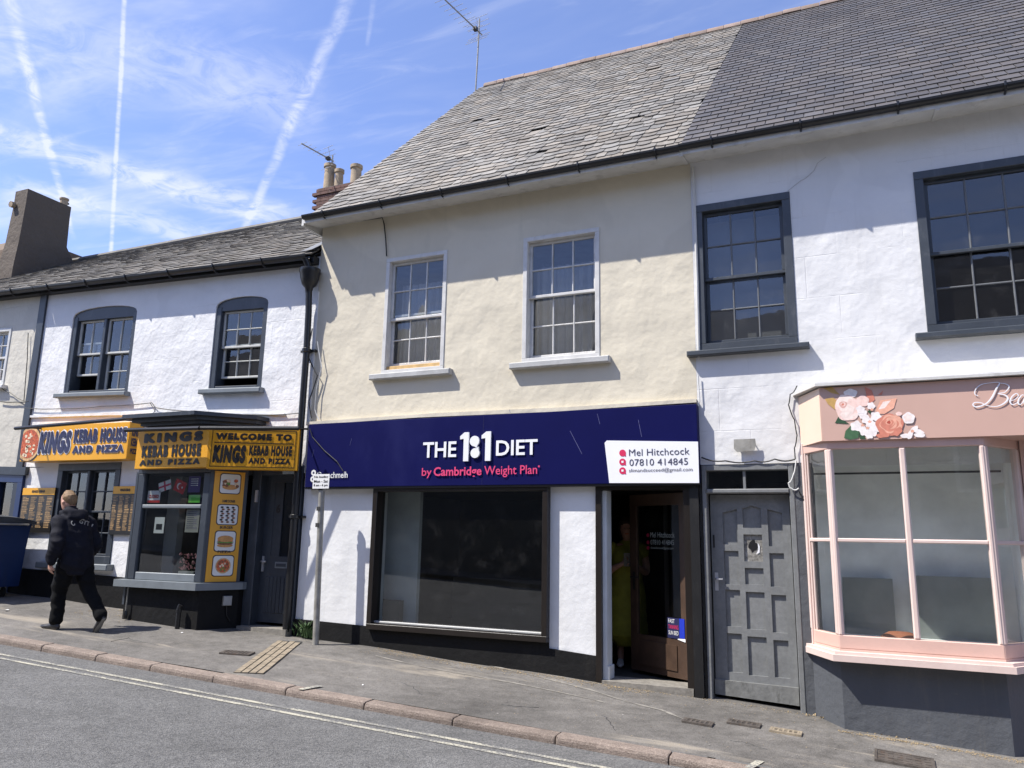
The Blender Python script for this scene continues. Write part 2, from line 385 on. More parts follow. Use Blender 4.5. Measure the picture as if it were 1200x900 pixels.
mat('bin_blue', (.005, .024, .095), .42, .1, 4, .001, 50, dirt=(.02, .03, .07), dirt_amt=.5, dscale=5)
mat('bin_lid', (.05, .055, .06), .5, .15, 5, .002, 40)
mat('rubber', (.012, .012, .012), .75)
mat('weed_green', (.05, .10, .03), .7, .3, 20)
mat('dry_debris', (.36, .27, .15), .9, .4, 40)
mat('blue_shopfront', (.012, .03, .10), .4, .1, 5)
glass('old_glass', (.72, .76, .78), 1.35, .0035, .03, 1.2)
glass('shop_glass', (.66, .70, .69), 1.30, .0012, .012, .8)
glass('bay_glass', (.82, .86, .85), 1.15, .0012, .03, .8)

# ------------------------------------------------------------------ asphalt, granite, paint
def ground_mat(name, base, spec_scale, light, dark, patch=.12, bump=.004, streak=0.0, even=.45):
    mt = bpy.data.materials.new(name); mt.use_nodes = True; MATS[name] = mt
    N = NT(mt.node_tree); bs = N.n['Principled BSDF']; pos = N.new('ShaderNodeNewGeometry').outputs['Position']
    vo = N.new('ShaderNodeTexVoronoi', {'Vector': pos, 'Scale': spec_scale})
    s = N.new('ShaderNodeRGBToBW', {0: vo.outputs['Color']}).outputs[0]
    col = N.mix(N.mapr(s, .2, .85, 0, 1), (*dark, 1), (*light, 1))
    col = N.mix(even, col, (*base, 1))
    b = N.mapr(N.noise(pos, .9, 6, .65), .3, .7, 1-patch, 1+patch); col = N.mix(1.0, col, N.xyz(b, b, b), 'MULTIPLY')
    b2 = N.mapr(N.noise(pos, 7, 5, .7), .3, .7, 1-patch*.7, 1+patch*.7); col = N.mix(1.0, col, N.xyz(b2, b2, b2), 'MULTIPLY')
    if streak:
        st = N.new('ShaderNodeMapping', {'Vector': pos, 'Scale': (.25, 1.6, 1)})
        col = N.mix(N.mapr(N.noise(st.outputs[0], 1.5, 6, .65, .6), .55, .72, 0, streak, smooth=True), col, (.30, .265, .215, 1))
        sp = N.noise(pos, 21, 3, .7); col = N.mix(N.mapr(sp, .72, .76, 0, .5, smooth=True), col, (.05, .05, .05, 1))
    N.l.new(col, bs.inputs['Base Color']); bs.inputs['Roughness'].default_value = .85; bs.inputs['Specular IOR Level'].default_value = .3
    bn = N.new('ShaderNodeBump', {'Strength': 1.0, 'Distance': bump, 'Height': N.math('ADD', vo.outputs['Distance'], N.noise(pos, 40, 4, .7))})
    N.l.new(bn.outputs[0], bs.inputs['Normal'])
    return mt
ground_mat('road_asphalt', (.115, .115, .113), 95, (.225, .22, .21), (.07, .07, .07), .18, .006, 0, .33)
ground_mat('pavement_asphalt', (.138, .128, .116), 110, (.17, .16, .147), (.092, .087, .08), .34, .003, .85, .35)
ground_mat('kerb_granite', (.235, .19, .158), 120, (.31, .255, .215), (.13, .10, .082), .28, .004)
ground_mat('far_ground', (.12, .115, .10), 20, (.16, .15, .13), (.09, .085, .08), .1, .003)
def worn_paint(name, col, under):
    mt = bpy.data.materials.new(name); mt.use_nodes = True; MATS[name] = mt
    N = NT(mt.node_tree); bs = N.n['Principled BSDF']; pos = N.new('ShaderNodeNewGeometry').outputs['Position']
    w = N.math('ADD', N.math('MULTIPLY', N.noise(pos, 55, 3, .7), .6), N.math('MULTIPLY', N.noise(pos, 3.5, 4, .6), .4))
    N.l.new(N.mix(N.mapr(w, .44, .56, 0, 1, smooth=True), (*col, 1), (*under, 1)), bs.inputs['Base Color']); bs.inputs['Roughness'].default_value = .85
worn_paint('yellow_paint_worn', (.43, .405, .32), (.15, .148, .142))
mat('stone_step', (.20, .185, .16), .85, .25, 14, .004, 50, dirt=(.11, .10, .085), dirt_amt=.6, dscale=9)
mat('gully_concrete', (.25, .205, .145), .85, .25, 20, .004, 60, dirt=(.16, .13, .09), dirt_amt=.6, dscale=16)
mat('iron_cover', (.12, .104, .09), .6, .3, 14, .003, 60, metal=.4, dirt=(.17, .10, .06), dirt_amt=.6, dscale=14)
mat('tar', (.03, .03, .03), .7)

# ------------------------------------------------------------------ ground, road, pavement, kerb
def kerb_y(x): return -2.02 - .0345*(-1.4-x)
ROAD_DROP = .062
def R_(x, y):                                   # road surface: drops a kerb's height, then a slight camber
    d = max(0.0, kerb_y(x)-y); return G(x, kerb_y(x)) - ROAD_DROP + .022*d - .0011*d*d
def strip(name, xs, ya, yb, zf, ny, m_, parent=None, kind='structure'):
    mb = MB(); n = ny+1
    for x in xs:
        y0, y1 = ya(x), yb(x)
        for j in range(n):
            y = y0+(y1-y0)*j/ny; mb.v.append(Vector((x, y, zf(x, y))))
    for i in range(len(xs)-1):
        for j in range(ny): mb.f.append([i*n+j, (i+1)*n+j, (i+1)*n+j+1, i*n+j+1]); mb.mi.append(0)
    return mb.build(name, m_, parent, smooth=True, kind=kind)
XS = [-60+2*i for i in range(56)]
gm = MB(); S = 900
gm.quad((-S, -S, -2.6), (S, -S, -6.0), (S, S, -6.0), (-S, S, -2.6))
gm.build('ground', 'far_ground', kind='structure')
road = strip('road', XS, kerb_y, lambda x: -10.2, R_, 14, 'road_asphalt')
def pav_z(x, y):
    z = G(x, y)
    near = max(0.0, min(1.0, (y+.55)/.5))       # the surface laps up unevenly against the walls
    z += .012*near*sin(x*2.3+1)*sin(x*.9)
    z += .006*sin(x*1.7+y*2.1)*sin(y*2.7-x*.6)
    return z
PXS = [-40+.25*i for i in range(int(52/.25)+1)]
pavement = strip('pavement', PXS, lambda x: .45, lambda x: kerb_y(x)+.145, pav_z, 10, 'pavement_asphalt')
# kerb: one stone after another
kerb = MB()
kerb.v = []
KJ = [-1.4, -2.3, -3.21, -4.08, -4.93, -5.79, -6.6, -7.36, -8.17, -9.0]
while KJ[0] < 6: KJ.insert(0, KJ[0]+.9)
while KJ[-1] > -24: KJ.append(KJ[-1]-.88)
for x in (-24.6, -40, -60): KJ.append(x)
kerb_root = None
for i in range(len(KJ)-1):
    xb, xa = KJ[i]-.006, KJ[i+1]+.006
    mb = MB(); dzj = random.uniform(-.006, .006); b = .014
    ra = []
    for x in (xa, xa+.008, xb-.008, xb):
        k = kerb_y(x); g = G(x, k)+dzj+.003; e = .003 if x in (xa, xb) else 0
        ra.append([(x, k+.16, g-.3), (x, k+.01+e, g-.3), (x, k+e, g-.12), (x, k+e+.004, g-.03-e), (x, k+e+.012, g-.009-e), (x, k+e+.032, g-e), (x, k+.15-e, g-e+.002), (x, k+.16, g-.012)])
    mb.rings(ra)
    if kerb_root is None:
        kerb_root = bpy.data.objects.new('kerb', None); COL.objects.link(kerb_root); kerb_root['kind'] = 'structure'
    mb.build('kerb_stone', 'kerb_granite', kerb_root)
# double yellow lines, worn nearly white
for off in (.36, .50):
    s_ = strip('yellow_line', [-30+.5*i for i in range(73)], lambda x: kerb_y(x)-off, lambda x: kerb_y(x)-off-.055, lambda x, y: R_(x, y)+.004, 1, 'yellow_paint_worn', road, kind=None)
# loading ticks painted across the kerb
for px_, py_ in ((372, 803), (882, 890)):
    p = PG(px_, py_); mb = MB(); w = .06
    L_ = [(p.x-w/2, kerb_y(p.x)+.02), (p.x+w/2, kerb_y(p.x)+.02), (p.x+w/2+.06, kerb_y(p.x)+.24), (p.x-w/2+.06, kerb_y(p.x)+.24)]
    mb.add([(x, y, G(x, y)+.012) for x, y in L_], [(0,1,2,3)]); mb.build('paint_mark', 'yellow_paint_worn', pavement)
# pale worn seams where the surfacing was relaid
mat('worn_seam', (.215, .20, .175), .9, .3, 12, .003, 60, dirt=(.15, .14, .125), dirt_amt=.9, dscale=9)
for pts, w in ((((440, 769), (500, 782), (600, 800), (692, 819), (712, 824)), .05), (((560, 776), (640, 796), (690, 808), (730, 821), (776, 832), (808, 845)), .06)):
    P_ = [PG(*q) for q in pts]; vs_ = []; n = 0
    for i in range(len(P_)-1):
        for k in range(8): q = P_[i].lerp(P_[i+1], k/8); ww = w*(.55+.45*sin(n*.7)*sin(n*.31)); n += 1; vs_ += [(q.x, q.y-ww/2, 0), (q.x, q.y+ww/2, 0)]
    mb = MB().add([(x, y, pav_z(x, y)+.004) for x, y, _ in vs_], [(2*i, 2*i+2, 2*i+3, 2*i+1) for i in range(len(vs_)//2-1)]); mb.build('worn_seam', 'worn_seam', pavement)
# hairline cracks in the surfacing
for pts in (((130, 752), (150, 748), (163, 752), (190, 757)), ((705, 838), (716, 846), (722, 858)), ((470, 800), (486, 806), (498, 816)), ((855, 868), (880, 872), (905, 880)), ((590, 826), (605, 829), (640, 830))):
    P_ = [PG(*q) for q in pts]; out = []
    for i in range(len(P_)-1):
        for k in range(5): q = P_[i].lerp(P_[i+1], k/5)+Vector((random.uniform(-.012, .012), random.uniform(-.02, .02), 0)); q.z = pav_z(q.x, q.y); out.append(q)
    MB().tube(out, .0035, 4).build('surface_crack', 'tar', pavement)
# gully of buff channel bricks crossing the pavement
a, b = PG(340, 752), PG(291, 790); a = Vector((a.x, a.y)); b = Vector((b.x, b.y)); d = (b-a); L = d.length; d /= L; nrm = Vector((-d.y, d.x))
gb = MB().add([(*(p), G(*p)+.009) for p in (a-nrm*.15, b-nrm*.15, b+nrm*.15, a+nrm*.15)], [(0,1,2,3)])
gully = gb.build('drain_channel', 'tar', kind='structure')
for r in range(4):
    c = -.112+.075*r; t = random.uniform(0, .1)
    while t < L:
        t1 = min(t+random.uniform(.17, .2), L); mb = MB()
        q = [a+d*(t+.004)+nrm*(c-.03), a+d*(t1-.004)+nrm*(c-.03), a+d*(t1-.004)+nrm*(c+.03), a+d*(t+.004)+nrm*(c+.03)]
        h = random.uniform(.013, .017)
        mb.vprism([(p.x, p.y) for p in q], lambda x, y: G(x, y)-.02, lambda x, y: G(x, y)+h); mb.build('brick', 'gully_concrete', gully); t = t1
def cover(name, px_, py_, w, l, label, ang=0.0, bars=True, tone='iron_cover'):
    p = PG(px_, py_); root = thing(name, (p.x, p.y, G(p.x, p.y)), label, 'drain cover' if bars else 'manhole cover', 'covers set in the pavement')
    def T(s, t, h):
        x = p.x+s*cos(ang)-t*sin(ang); y = p.y+s*sin(ang)+t*cos(ang); return (x, y, pav_z(x, y)+.012+h)
    fr = MB(T)
    for q in ((-w/2, w/2, -l/2, -l/2+.02), (-w/2, w/2, l/2-.02, l/2), (-w/2, -w/2+.02, -l/2+.02, l/2-.02), (w/2-.02, w/2, -l/2+.02, l/2-.02)): fr.box(*q[:2], *q[2:], -.03, .006)
    fr.build('frame', tone, root)
    MB(T).box(-w/2+.02, w/2-.02, -l/2+.02, l/2-.02, -.03, .0).build('base_plate', 'tar' if bars else tone, root)
    gr = MB(T)
    if bars:
        n = int((w-.05)/.035)
        for i in range(n):
            s = -w/2+.03+(w-.06)*i/(n-1); gr.box(s-.008, s+.008, -l/2+.022, l/2-.022, .0005, .0055)
        for t in (-l/6, l/6): gr.box(-w/2+.022, w/2-.022, t-.006, t+.006, .001, .0045)
        gr.build('grating', tone, root)
    else:
        for i in range(6):
            for j in range(4):
                s = -w/2+.05+(w-.1)*i/5; t = -l/2+.05+(l-.1)*j/3; gr.box(s-.02, s+.02, t-.012, t+.012, .0005, .004)
        gr.build('tread_pattern', tone, root, kind='stuff')
    return root
cover('drain_cover', 278, 766, .34, .17, 'dark grated drain cover in the pavement before the takeaway door', .35)
cover('drain_cover', 818, 847, .26, .13, 'rusty grated cover nearest the brown shop door, leftmost of three', -.03)
cover('drain_cover', 872, 849, .28, .13, 'rusty grated cover in front of the grey panelled door, middle of three', -.03)
cover('drain_cover', 921, 859, .26, .12, 'buff worn cover nearest the pink bay, rightmost of three', -.03, True, 'gully_concrete')
cover('manhole_cover', 1060, 892, .42, .3, 'square iron manhole cover below the pink bay window', -.03, False)

# ------------------------------------------------------------------ building helpers
def wall(name, x0, x1, z0, z1, holes, m_, parent, y=0.0, depth=.26, T=None, zt=None):
    """a facade with real openings and reveals; holes are (xa, xb, za, zb)"""
    xs = sorted({x0, x1, *[h[0] for h in holes], *[h[1] for h in holes]}); zs = sorted({z0, z1, *[h[2] for h in holes], *[h[3] for h in holes]})
    xs = [x for x in xs if x0 <= x <= x1]; zs = [z for z in zs if z0 <= z <= z1]
    mb = MB(T)
    for i in range(len(xs)-1):
        for j in range(len(zs)-1):
            cx, cz = (xs[i]+xs[i+1])/2, (zs[j]+zs[j+1])/2
            if any(h[0] < cx < h[1] and h[2] < cz < h[3] for h in holes): continue
            mb.quad((xs[i], y, zs[j]), (xs[i+1], y, zs[j]), (xs[i+1], y, zs[j+1]), (xs[i], y, zs[j+1]))
    for xa, xb, za, zb in holes:
        d = y+depth
        mb.quad((xa, y, za), (xa, y, zb), (xa, d, zb), (xa, d, za)); mb.quad((xb, y, zb), (xb, y, za), (xb, d, za), (xb, d, zb))
        mb.quad((xa, y, zb), (xb, y, zb), (xb, d, zb), (xa, d, zb)); mb.quad((xb, y, za), (xa, y, za), (xa, d, za), (xb, d, za))
    mb.quad((x0, y, z0), (x0, y, z1), (x0, y+depth, z1), (x0, y+depth, z0)); mb.quad((x1, y, z1), (x1, y, z0), (x1, y+depth, z0), (x1, y+depth, z1))
    return mb.build(name, m_, parent, recalc=False)
def room(name, x0, x1, y0, y1, z0, z1, m_, parent, T=None):
    """the inside of a room, open towards the street"""
    mb = MB(T)
    mb.quad((x0, y1, z0), (x1, y1, z0), (x1, y1, z1), (x0, y1, z1)); mb.quad((x0, y0, z0), (x0, y1, z0), (x0, y1, z1), (x0, y0, z1))
    mb.quad((x1, y1, z0), (x1, y0, z0), (x1, y0, z1), (x1, y1, z1)); mb.quad((x0, y0, z1), (x0, y1, z1), (x1, y1, z1), (x1, y0, z1))
    mb.quad((x0, y0, z0), (x1, y0, z0), (x1, y1, z0), (x0, y1, z0))
    return mb.build(name, m_, parent, recalc=False)
def pane(parent, x0, x1, z0, z1, y, m_='old_glass', T=None, wob=.006):
    a = [random.uniform(-wob, wob)*.5 for _ in range(3)]
    mb = MB(T).quad((x0, y+a[0], z0), (x1, y+a[1], z0), (x1, y+a[1]+a[2], z1), (x0, y+a[0]+a[2], z1))
    return mb.build('pane', m_, parent, recalc=False)
def bars(mb, x0, x1, z0, z1, y0, y1, w): # a rectangular frame
    mb.bbox(x0, x1, y0, y1, z1-w, z1, .004); mb.bbox(x0, x1, y0, y1, z0, z0+w, .004)
    mb.bbox(x0, x0+w, y0+.001, y1, z0+w, z1-w, .004); mb.bbox(x1-w, x1, y0+.001, y1, z0+w, z1-w, .004)
def sash(win, x0, x1, z0, z1, y, cols, rows, m_, bar_m=None, st=.036, bw=.017, T=None, gm_='old_glass', top=None, bot=None, fr=None):
    """one sliding sash: stiles and rails, glazing bars, each pane of its own"""
    top = top or st; bot = bot or st
    mb = MB(T)
    mb.bbox(x0, x1, y, y+.04, z1-top, z1, .004); mb.bbox(x0, x1, y, y+.04, z0, z0+bot, .004)
    mb.bbox(x0, x0+st, y+.001, y+.04, z0+bot, z1-top, .004); mb.bbox(x1-st, x1, y+.001, y+.04, z0+bot, z1-top, .004)
    s = mb.build('sash', m_, win)
    xa, xb, za, zb = x0+st, x1-st, z0+bot, z1-top
    gb = MB(T)
    xs = [xa+(xb-xa)*i/cols for i in range(cols+1)]
    zs = [za+(zb-za)*(fr[i] if fr else i/rows) for i in range(rows+1)]
    for x in xs[1:-1]: gb.bbox(x-bw/2, x+bw/2, y+.004, y+.036, za, zb, .005)
    for z in zs[1:-1]:
        for i in range(cols): gb.bbox(xs[i]+(bw/2 if i else 0), xs[i+1]-(bw/2 if i < cols-1 else 0), y+.005, y+.035, z-bw/2, z+bw/2, .005)
    if gb.f: gb.build('glazing_bars', bar_m or m_, win)
    for i in range(cols):
        for j in range(rows): pane(win, xs[i], xs[i+1], zs[j], zs[j+1], y+.022, gm_, T)
    return s
SOF = [(-.375, 6.165), (-.375, 6.22), (.0, 6.40), (.0, 6.235)]      # the sloping eaves board, in section
def eaves_board(parent, xa, xb, dz=0.0):
    n = 4; vs_ = [(xa, y, z+dz) for y, z in SOF]+[(xb, y, z+dz) for y, z in SOF]
    return MB().add(vs_, [(0,1,2,3), (7,6,5,4)]+[(i, (i+1) % n, (i+1) % n+n, i+n) for i in range(n)]).build('eaves_board', 'board_white', parent)
def window(parent, x0, x1, z0, z1, fw, y, m_, bar_m, cols, rt, rb, sill=None, meet=.5, T=None, sill_m=None, sill_w=.1, sill_h=.06, sill_proj=.09, proud=-.012, lift=0.0, label=None):
    """box frame with an upper and a lower sliding sash"""
    mb = MB(T); bars(mb, x0, x1, z0, z1, proud, y+.12, fw)
    win = mb.build('window', m_, parent)
    if label: win['label'] = label
    xa, xb, za, zb = x0+fw, x1-fw, z0+fw, z1-fw; zm = za+(zb-za)*meet
    sash(win, xa, xb, zm-.02, zb, y+.01, cols, rt, m_, bar_m, T=T, bot=.035)
    sash(win, xa, xb, za+lift, zm+.02+lift, y+.055, cols, rb, m_, bar_m, T=T, bot=.055, top=.03)
    sp = sill_proj
    sm = MB(T).bbox(x0-sill_w, x1+sill_w, -sp, .02, z0-sill_h, z0-.002, .01); sm.build('sill', sill_m or m_, win)
    return win
def slab_roof(name, parent, xa, xb, ye, ze, yr, zr, under='roof_underlay', T=None):
    mb = MB(T); mb.quad((xa, ye, ze), (xb, ye, ze), (xb, yr, zr), (xa, yr, zr))
    mb.quad((xa, yr, zr), (xb, yr, zr), (xb, 2*yr-ye, ze), (xa, 2*yr-ye, ze))
    return mb.build(name, under, parent, recalc=False)
SLATES = []
def slate_mesh(name, w, l, m_, chip):
    """a split slate, w wide, l long, its tail edge at the origin"""
    me = bpy.data.meshes.new(name); t = .012
    x = [-.5*w, -.5*w+w*.0, .5*w, .5*w]
    c = [random.uniform(0, chip) for _ in range(6)]
    tail = [(-.5*w+.001, c[0]*.5), (-.2*w, c[1]*.35), (.15*w, c[2]*.35), (.5*w-.001, c[3]*.5)]
    if random.random() < chip*22: tail[0] = (-.5*w+.001, random.uniform(.02, .05)); 
    if random.random() < chip*22: tail[3] = (.5*w-.001, random.uniform(.02, .06))
    top = [(.5*w-.001, l), (-.5*w+.001, l)]; P2 = tail+top; n = len(P2)
    vs_ = [(x, y, t) for x, y in P2]+[(x, y, 0) for x, y in P2]
    fs_ = [tuple(range(n))]+[(i, i+n, (i+1) % n+n, (i+1) % n) for i in range(n)]
    me.from_pydata(vs_, [], fs_); me.materials.append(MATS[m_]); me.update(); return me
def slated(roof, xlo, xhi, ye, ze, yr, zr, expo, wfun, m_, chip, jitter, nobj=300, variants=8, drop=0.0, zadj=None, gap=.009):
    """courses of single slates: the 300 that show largest are objects, the rest one mesh"""
    L = sqrt((yr-ye)**2+(zr-ze)**2); up = Vector((0, yr-ye, zr-ze))/L; nn = Vector((0, -up.z, up.y)); pitch = atan2(up.z, up.y)
    org = root_of(roof); rows = int(L/expo); items = []
    base = [slate_mesh('slate', 1.0, expo*1.9, m_, chip) for _ in range(variants)]
    for r in range(rows+1):
        t = -.03+r*expo; f = t/L; a, b = xlo(f), xhi(f); x = a - (random.uniform(0, .15) if jitter > .004 else (r % 2)*wfun()*.5)
        while x < b-.02:
            w = wfun(); xa, xb = max(x, a), min(x+w, b); x += w
            if xb-xa < .03 or random.random() < drop: continue
            tt = t+random.uniform(-jitter, jitter)*1.6
            p = Vector(((xa+xb)/2, ye, ze))+up*tt+nn*(.012+random.uniform(0, jitter*.5))
            if zadj: p.z += zadj(p.x, f)
            ml = Matrix.Translation(p) @ Matrix.Rotation(pitch-math.asin(min(.2, .011/expo))-random.uniform(0, jitter*1.5), 4, 'X') @ Matrix.Rotation(random.uniform(-1, 1)*jitter*3.5, 4, 'Z') @ Matrix.Rotation(random.uniform(-1, 1)*jitter*1.5, 4, 'Y') @ Matrix.Diagonal((xb-xa-gap, 1, 1, 1))
            if L-tt < expo*1.9: ml = ml @ Matrix.Diagonal((1, max(.3, (L-tt)/(expo*1.9)), 1, 1))
            items.append(((p-CAM).length, ml, random.choice(base)))
    vis = lambda it: -60 < 600+F_PX*(it[1].translation-CAM).dot(_r)/(it[1].translation-CAM).dot(_f) < 1260
    items.sort(key=lambda k: k[0]+(0 if vis(k) else 100))
    for d, ml, me in items[:nobj]:
        o = link('slate', me, roof); mm = ml.copy(); mm.translation -= org; o.matrix_local = mm
    if items[nobj:]:
        mb = MB()
        for d, ml, me in items[nobj:]: mb.add([ml @ v.co for v in me.vertices], [tuple(p.vertices) for p in me.polygons])
        mb.build('slating', m_, roof, kind='stuff', recalc=False)
    return len(items)
def gutter(parent, xa, xb, y, z, r=.058, T=None, m_='black_iron', step=.9, drop=.0):
    """half-round iron gutter with brackets"""
    mb = MB(T); n = 8
    def ring(x, rr): return [(x, y-rr*cos(pi*k/n), z-rr*sin(pi*k/n)*1.05) for k in range(n+1)]
    xs = [xa, xb]; out = [ring(x, r) for x in xs]; inn = [list(reversed(ring(x, r-.006))) for x in xs]
    rr = [o+i for o, i in zip(out, inn)]; mb.rings(rr)
    g = mb.build('gutter', m_, parent)
    x = xa+.35; bk = MB(T)
    while x < xb:
        bk.tube([(x, y+.05, z-r-.03), (x, y-.01, z-r-.02), (x, y-r-.005, z-r*.5), (x, y-r-.006, z+.012)], .011, 6); x += step
        bk.build('gutter_bracket', m_, g); bk = MB(T)
    return g

# ================================================================== the cream building
XL, XR = -6.6, -1.47
cream = thing('shop_building', (-4.0, 0, G(-4, 0)), 'cream rendered two-storey shop building with rough old slate roof and navy shopfront', 'building', 'terraced shop buildings along the street')
pw1 = (-5.50, -4.58, 4.05, 5.63); pw2 = (-3.52, -2.55, 4.05, 5.63)
shop_hole = (-5.47, -3.14, .905, 2.66); door_hole = (-2.60, -1.57, .2, 2.62)
wall('wall', XL, XR, 2.62, 6.45, [pw1, pw2], 'cream_render', cream)
wall('shopfront_wall', XL+.005, XR, -.3, 2.62, [(-5.47, -3.14, .905, 2.61), (-2.60, -1.475, -.2, 2.61)], 'smooth_white_render', cream, y=.004)
pl = MB().prism([(XL+.006, 0), (-2.602, 0), (-2.602, .80), (-3.138, .84), (-3.140, .902), (-5.468, .902), (-5.470, .93), (XL+.006, .955)], -.022, .02); pl.build('plinth', 'black_plinth_paint', cream)
# the plaster lip over the sign
MB().prism([(XL, 3.43), (-4.9, 3.455), (-3.1, 3.44), (XR, 3.46), (XR, 3.50), (-2.9, 3.485), (-4.6, 3.50), (XL, 3.475)], -.055, .01).build('plaster_lip', 'cream_render', cream)
for i, (q, lab) in enumerate(((pw1, 'narrower sash window with bare wood under its lower sash'), (pw2, 'sash window nearer the grey window'))):
    w = window(cream, *q, .055, .05, 'window_white', 'window_white', 3, 2, 2, meet=.47 if i == 0 else .53, sill_m='sill_grey', sill_w=.13, sill_h=.075, sill_proj=.09, lift=.05 if i == 0 else 0, label=lab)
    if i == 0: MB().bbox(q[0]+.057, q[1]-.057, .03, .09, q[2]+.057, q[2]+.11, .004).build('bare_wood_strip', 'bare_wood', w)
room('upper_room', XL+.15, -4.05, .27, 3.6, 3.7, 6.0, 'room_grey', cream); room('upper_room', -4.0, XR-.1, .27, 3.6, 3.7, 6.0, 'room_grey', cream)
# net curtains hang behind the lower sashes
for q in (pw1, pw2):
    cm = MB(); n = 40; x0_, x1_ = q[0]+.05, q[1]-.05
    for k in range(n):
        a_, b_ = x0_+(x1_-x0_)*k/n, x0_+(x1_-x0_)*(k+1)/n
        ya, yb = .34+.02*sin(k*1.3), .34+.02*sin((k+1)*1.3); cm.quad((a_, ya, q[2]), (b_, yb, q[2]), (b_, yb, q[2]+1.3), (a_, ya, q[2]+1.3))
    cm.build('net_curtain', 'curtain', cream, recalc=False)
# shop window
fr = MB(); bars(fr, -5.47, -3.14, .905, 2.61, -.085, .10, .065); shopwin = fr.build('shop_window', 'dark_brown_paint', cream)
MB().bbox(-5.405, -3.205, -.02, .03, .971, 1.0, .008).build('bottom_rail', 'pale_bar_paint', shopwin)
pane(shopwin, -5.405, -3.205, 1.0, 2.545, .045, 'shop_glass', wob=0)
# inside the shop
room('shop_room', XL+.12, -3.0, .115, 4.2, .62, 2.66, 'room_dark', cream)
MB().box(-6.40, -5.10, .45, .52, .665, 2.655).build('display_return', mat('display_grey', (.55, .57, .57), .9), cream)
MB().box(-5.7, -5.25, .30, .40, .665, 1.22).build('display_block', 'room_floor', cream)
MB().quad((-6.4, .12, .66), (-2.7, .12, .66), (-2.7, 4.1, .66), (-6.4, 4.1, .66)).build('shop_floor', 'room_floor', cream)
MB().box(-5.28, -2.9, 1.75, 1.85, .67, 1.45).build('counter', 'room_floor', cream)
# doorway
df = MB(); df.box(-2.60, -2.535, -.03, .16, .35, 2.61); df.box(-1.64, -1.57, -.03, .34, .35, 2.61); df.box(-2.535, -1.64, -.03, .16, 2.545, 2.61)
dfr = df.build('door_frame', 'dark_brown_paint', cream)
MB().box(-2.96, -2.535, .205, .212, .50, 2.60).build('inner_partition', 'room_dark', cream)
MB().box(-2.535, -2.49, .02, .20, .50, 2.54).build('white_jamb', 'room_pale', cream)
MB().box(-2.535, -2.47, .018, .21, .50, .70).build('skirting', 'room_pale', cream)
room('hall', -2.95, -1.50, .21, 3.4, .55, 2.60, 'room_dark', cream)
MB().box(-2.53, -1.58, -.05, .3, .3, .566).build('threshold', 'stone_step', cream)
MB().box(-1.568, -1.475, -.06, .03, .3, 2.60).build('black_post', 'black_paint', cream)
# the open door leaf, hinged on the right, swung inward
HX, HY, OPEN = -1.645, .30, radians(30); LW = .86
def TD(s, t, z): return (HX - s*cos(OPEN) - t*sin(OPEN), HY + s*sin(OPEN) - t*cos(OPEN), z)
lf = MB(TD); lf.box(0, .11, 0, .045, .59, 2.53); lf.box(LW-.10, LW, 0, .045, .59, 2.53); lf.box(.11, LW-.10, 0, .045, 2.40, 2.53); lf.box(.11, LW-.10, 0, .045, .59, .98)
leaf = lf.build('door', 'brown_wood', cream); leaf['label'] = 'brown glazed door standing half open'
MB(TD).quad((.11, .02, .98), (LW-.1, .02, .98), (LW-.1, .02, 2.40), (.11, .02, 2.40)).build('pane', 'shop_glass', leaf, recalc=False)
MB(TD).box(.17, LW-.16, .044, .056, .66, .92).build('kick_panel', 'brown_wood', leaf)
hd = MB(TD); hd.box(LW-.075, LW-.045, .046, .052, 1.46, 1.66); hd.tube([(LW-.06, .06, 1.6), (LW-.06, .1, 1.6), (LW-.17, .1, 1.6)], .01); hd.build('handle', 'black_iron', leaf)
ps = MB(TD); ps.box(.06, .13, .047, .052, 1.00, 1.20); ps.build('poster_edge', mat('poster_blue', (.015, .035, .42), .4, .05), leaf)
ps = MB(TD); ps.box(.131, .30, .047, .051, .99, 1.20); ps.build('poster', 'ink_navy', leaf)
MB(TD).add([(.05, .053, .965), (.16, .053, .985), (.15, .053, .993), (.05, .053, .999)], [(0,1,2,3)]).build('poster_torn_edge', 'sign_white', leaf)
def TDF(s, y, z): return TD(LW-s, .052-y, z)      # reads left to right seen from the street
for body, za, mm in (('FAST', 1.145, 'off_white'), ('TANNING', 1.085, 'magenta_print'), ('SUN BED', 1.025, 'off_white')):
    text('poster_lettering', body, (LW-.285, LW-.285+.022*len(body)*(1 if len(body) < 5 else .9), za, za+.042), 0, mm, leaf, TDF)
for body, za, h_, wd in (('Mel Hitchcock', 2.045, .06, .36), ('07810 414845', 1.965, .055, .35), ('slimandsucceed@gmail.com', 1.912, .034, .34)):
    text('glass_lettering', body, (LW-.56, LW-.56+wd, za, za+h_), .034, 'off_white', leaf, TDF)
for za in (2.07, 1.99, 1.928):
    MB(TDF).disc(LW-.60, za, .022, .034, 12).build('glass_icon', 'magenta_print', leaf, recalc=False)

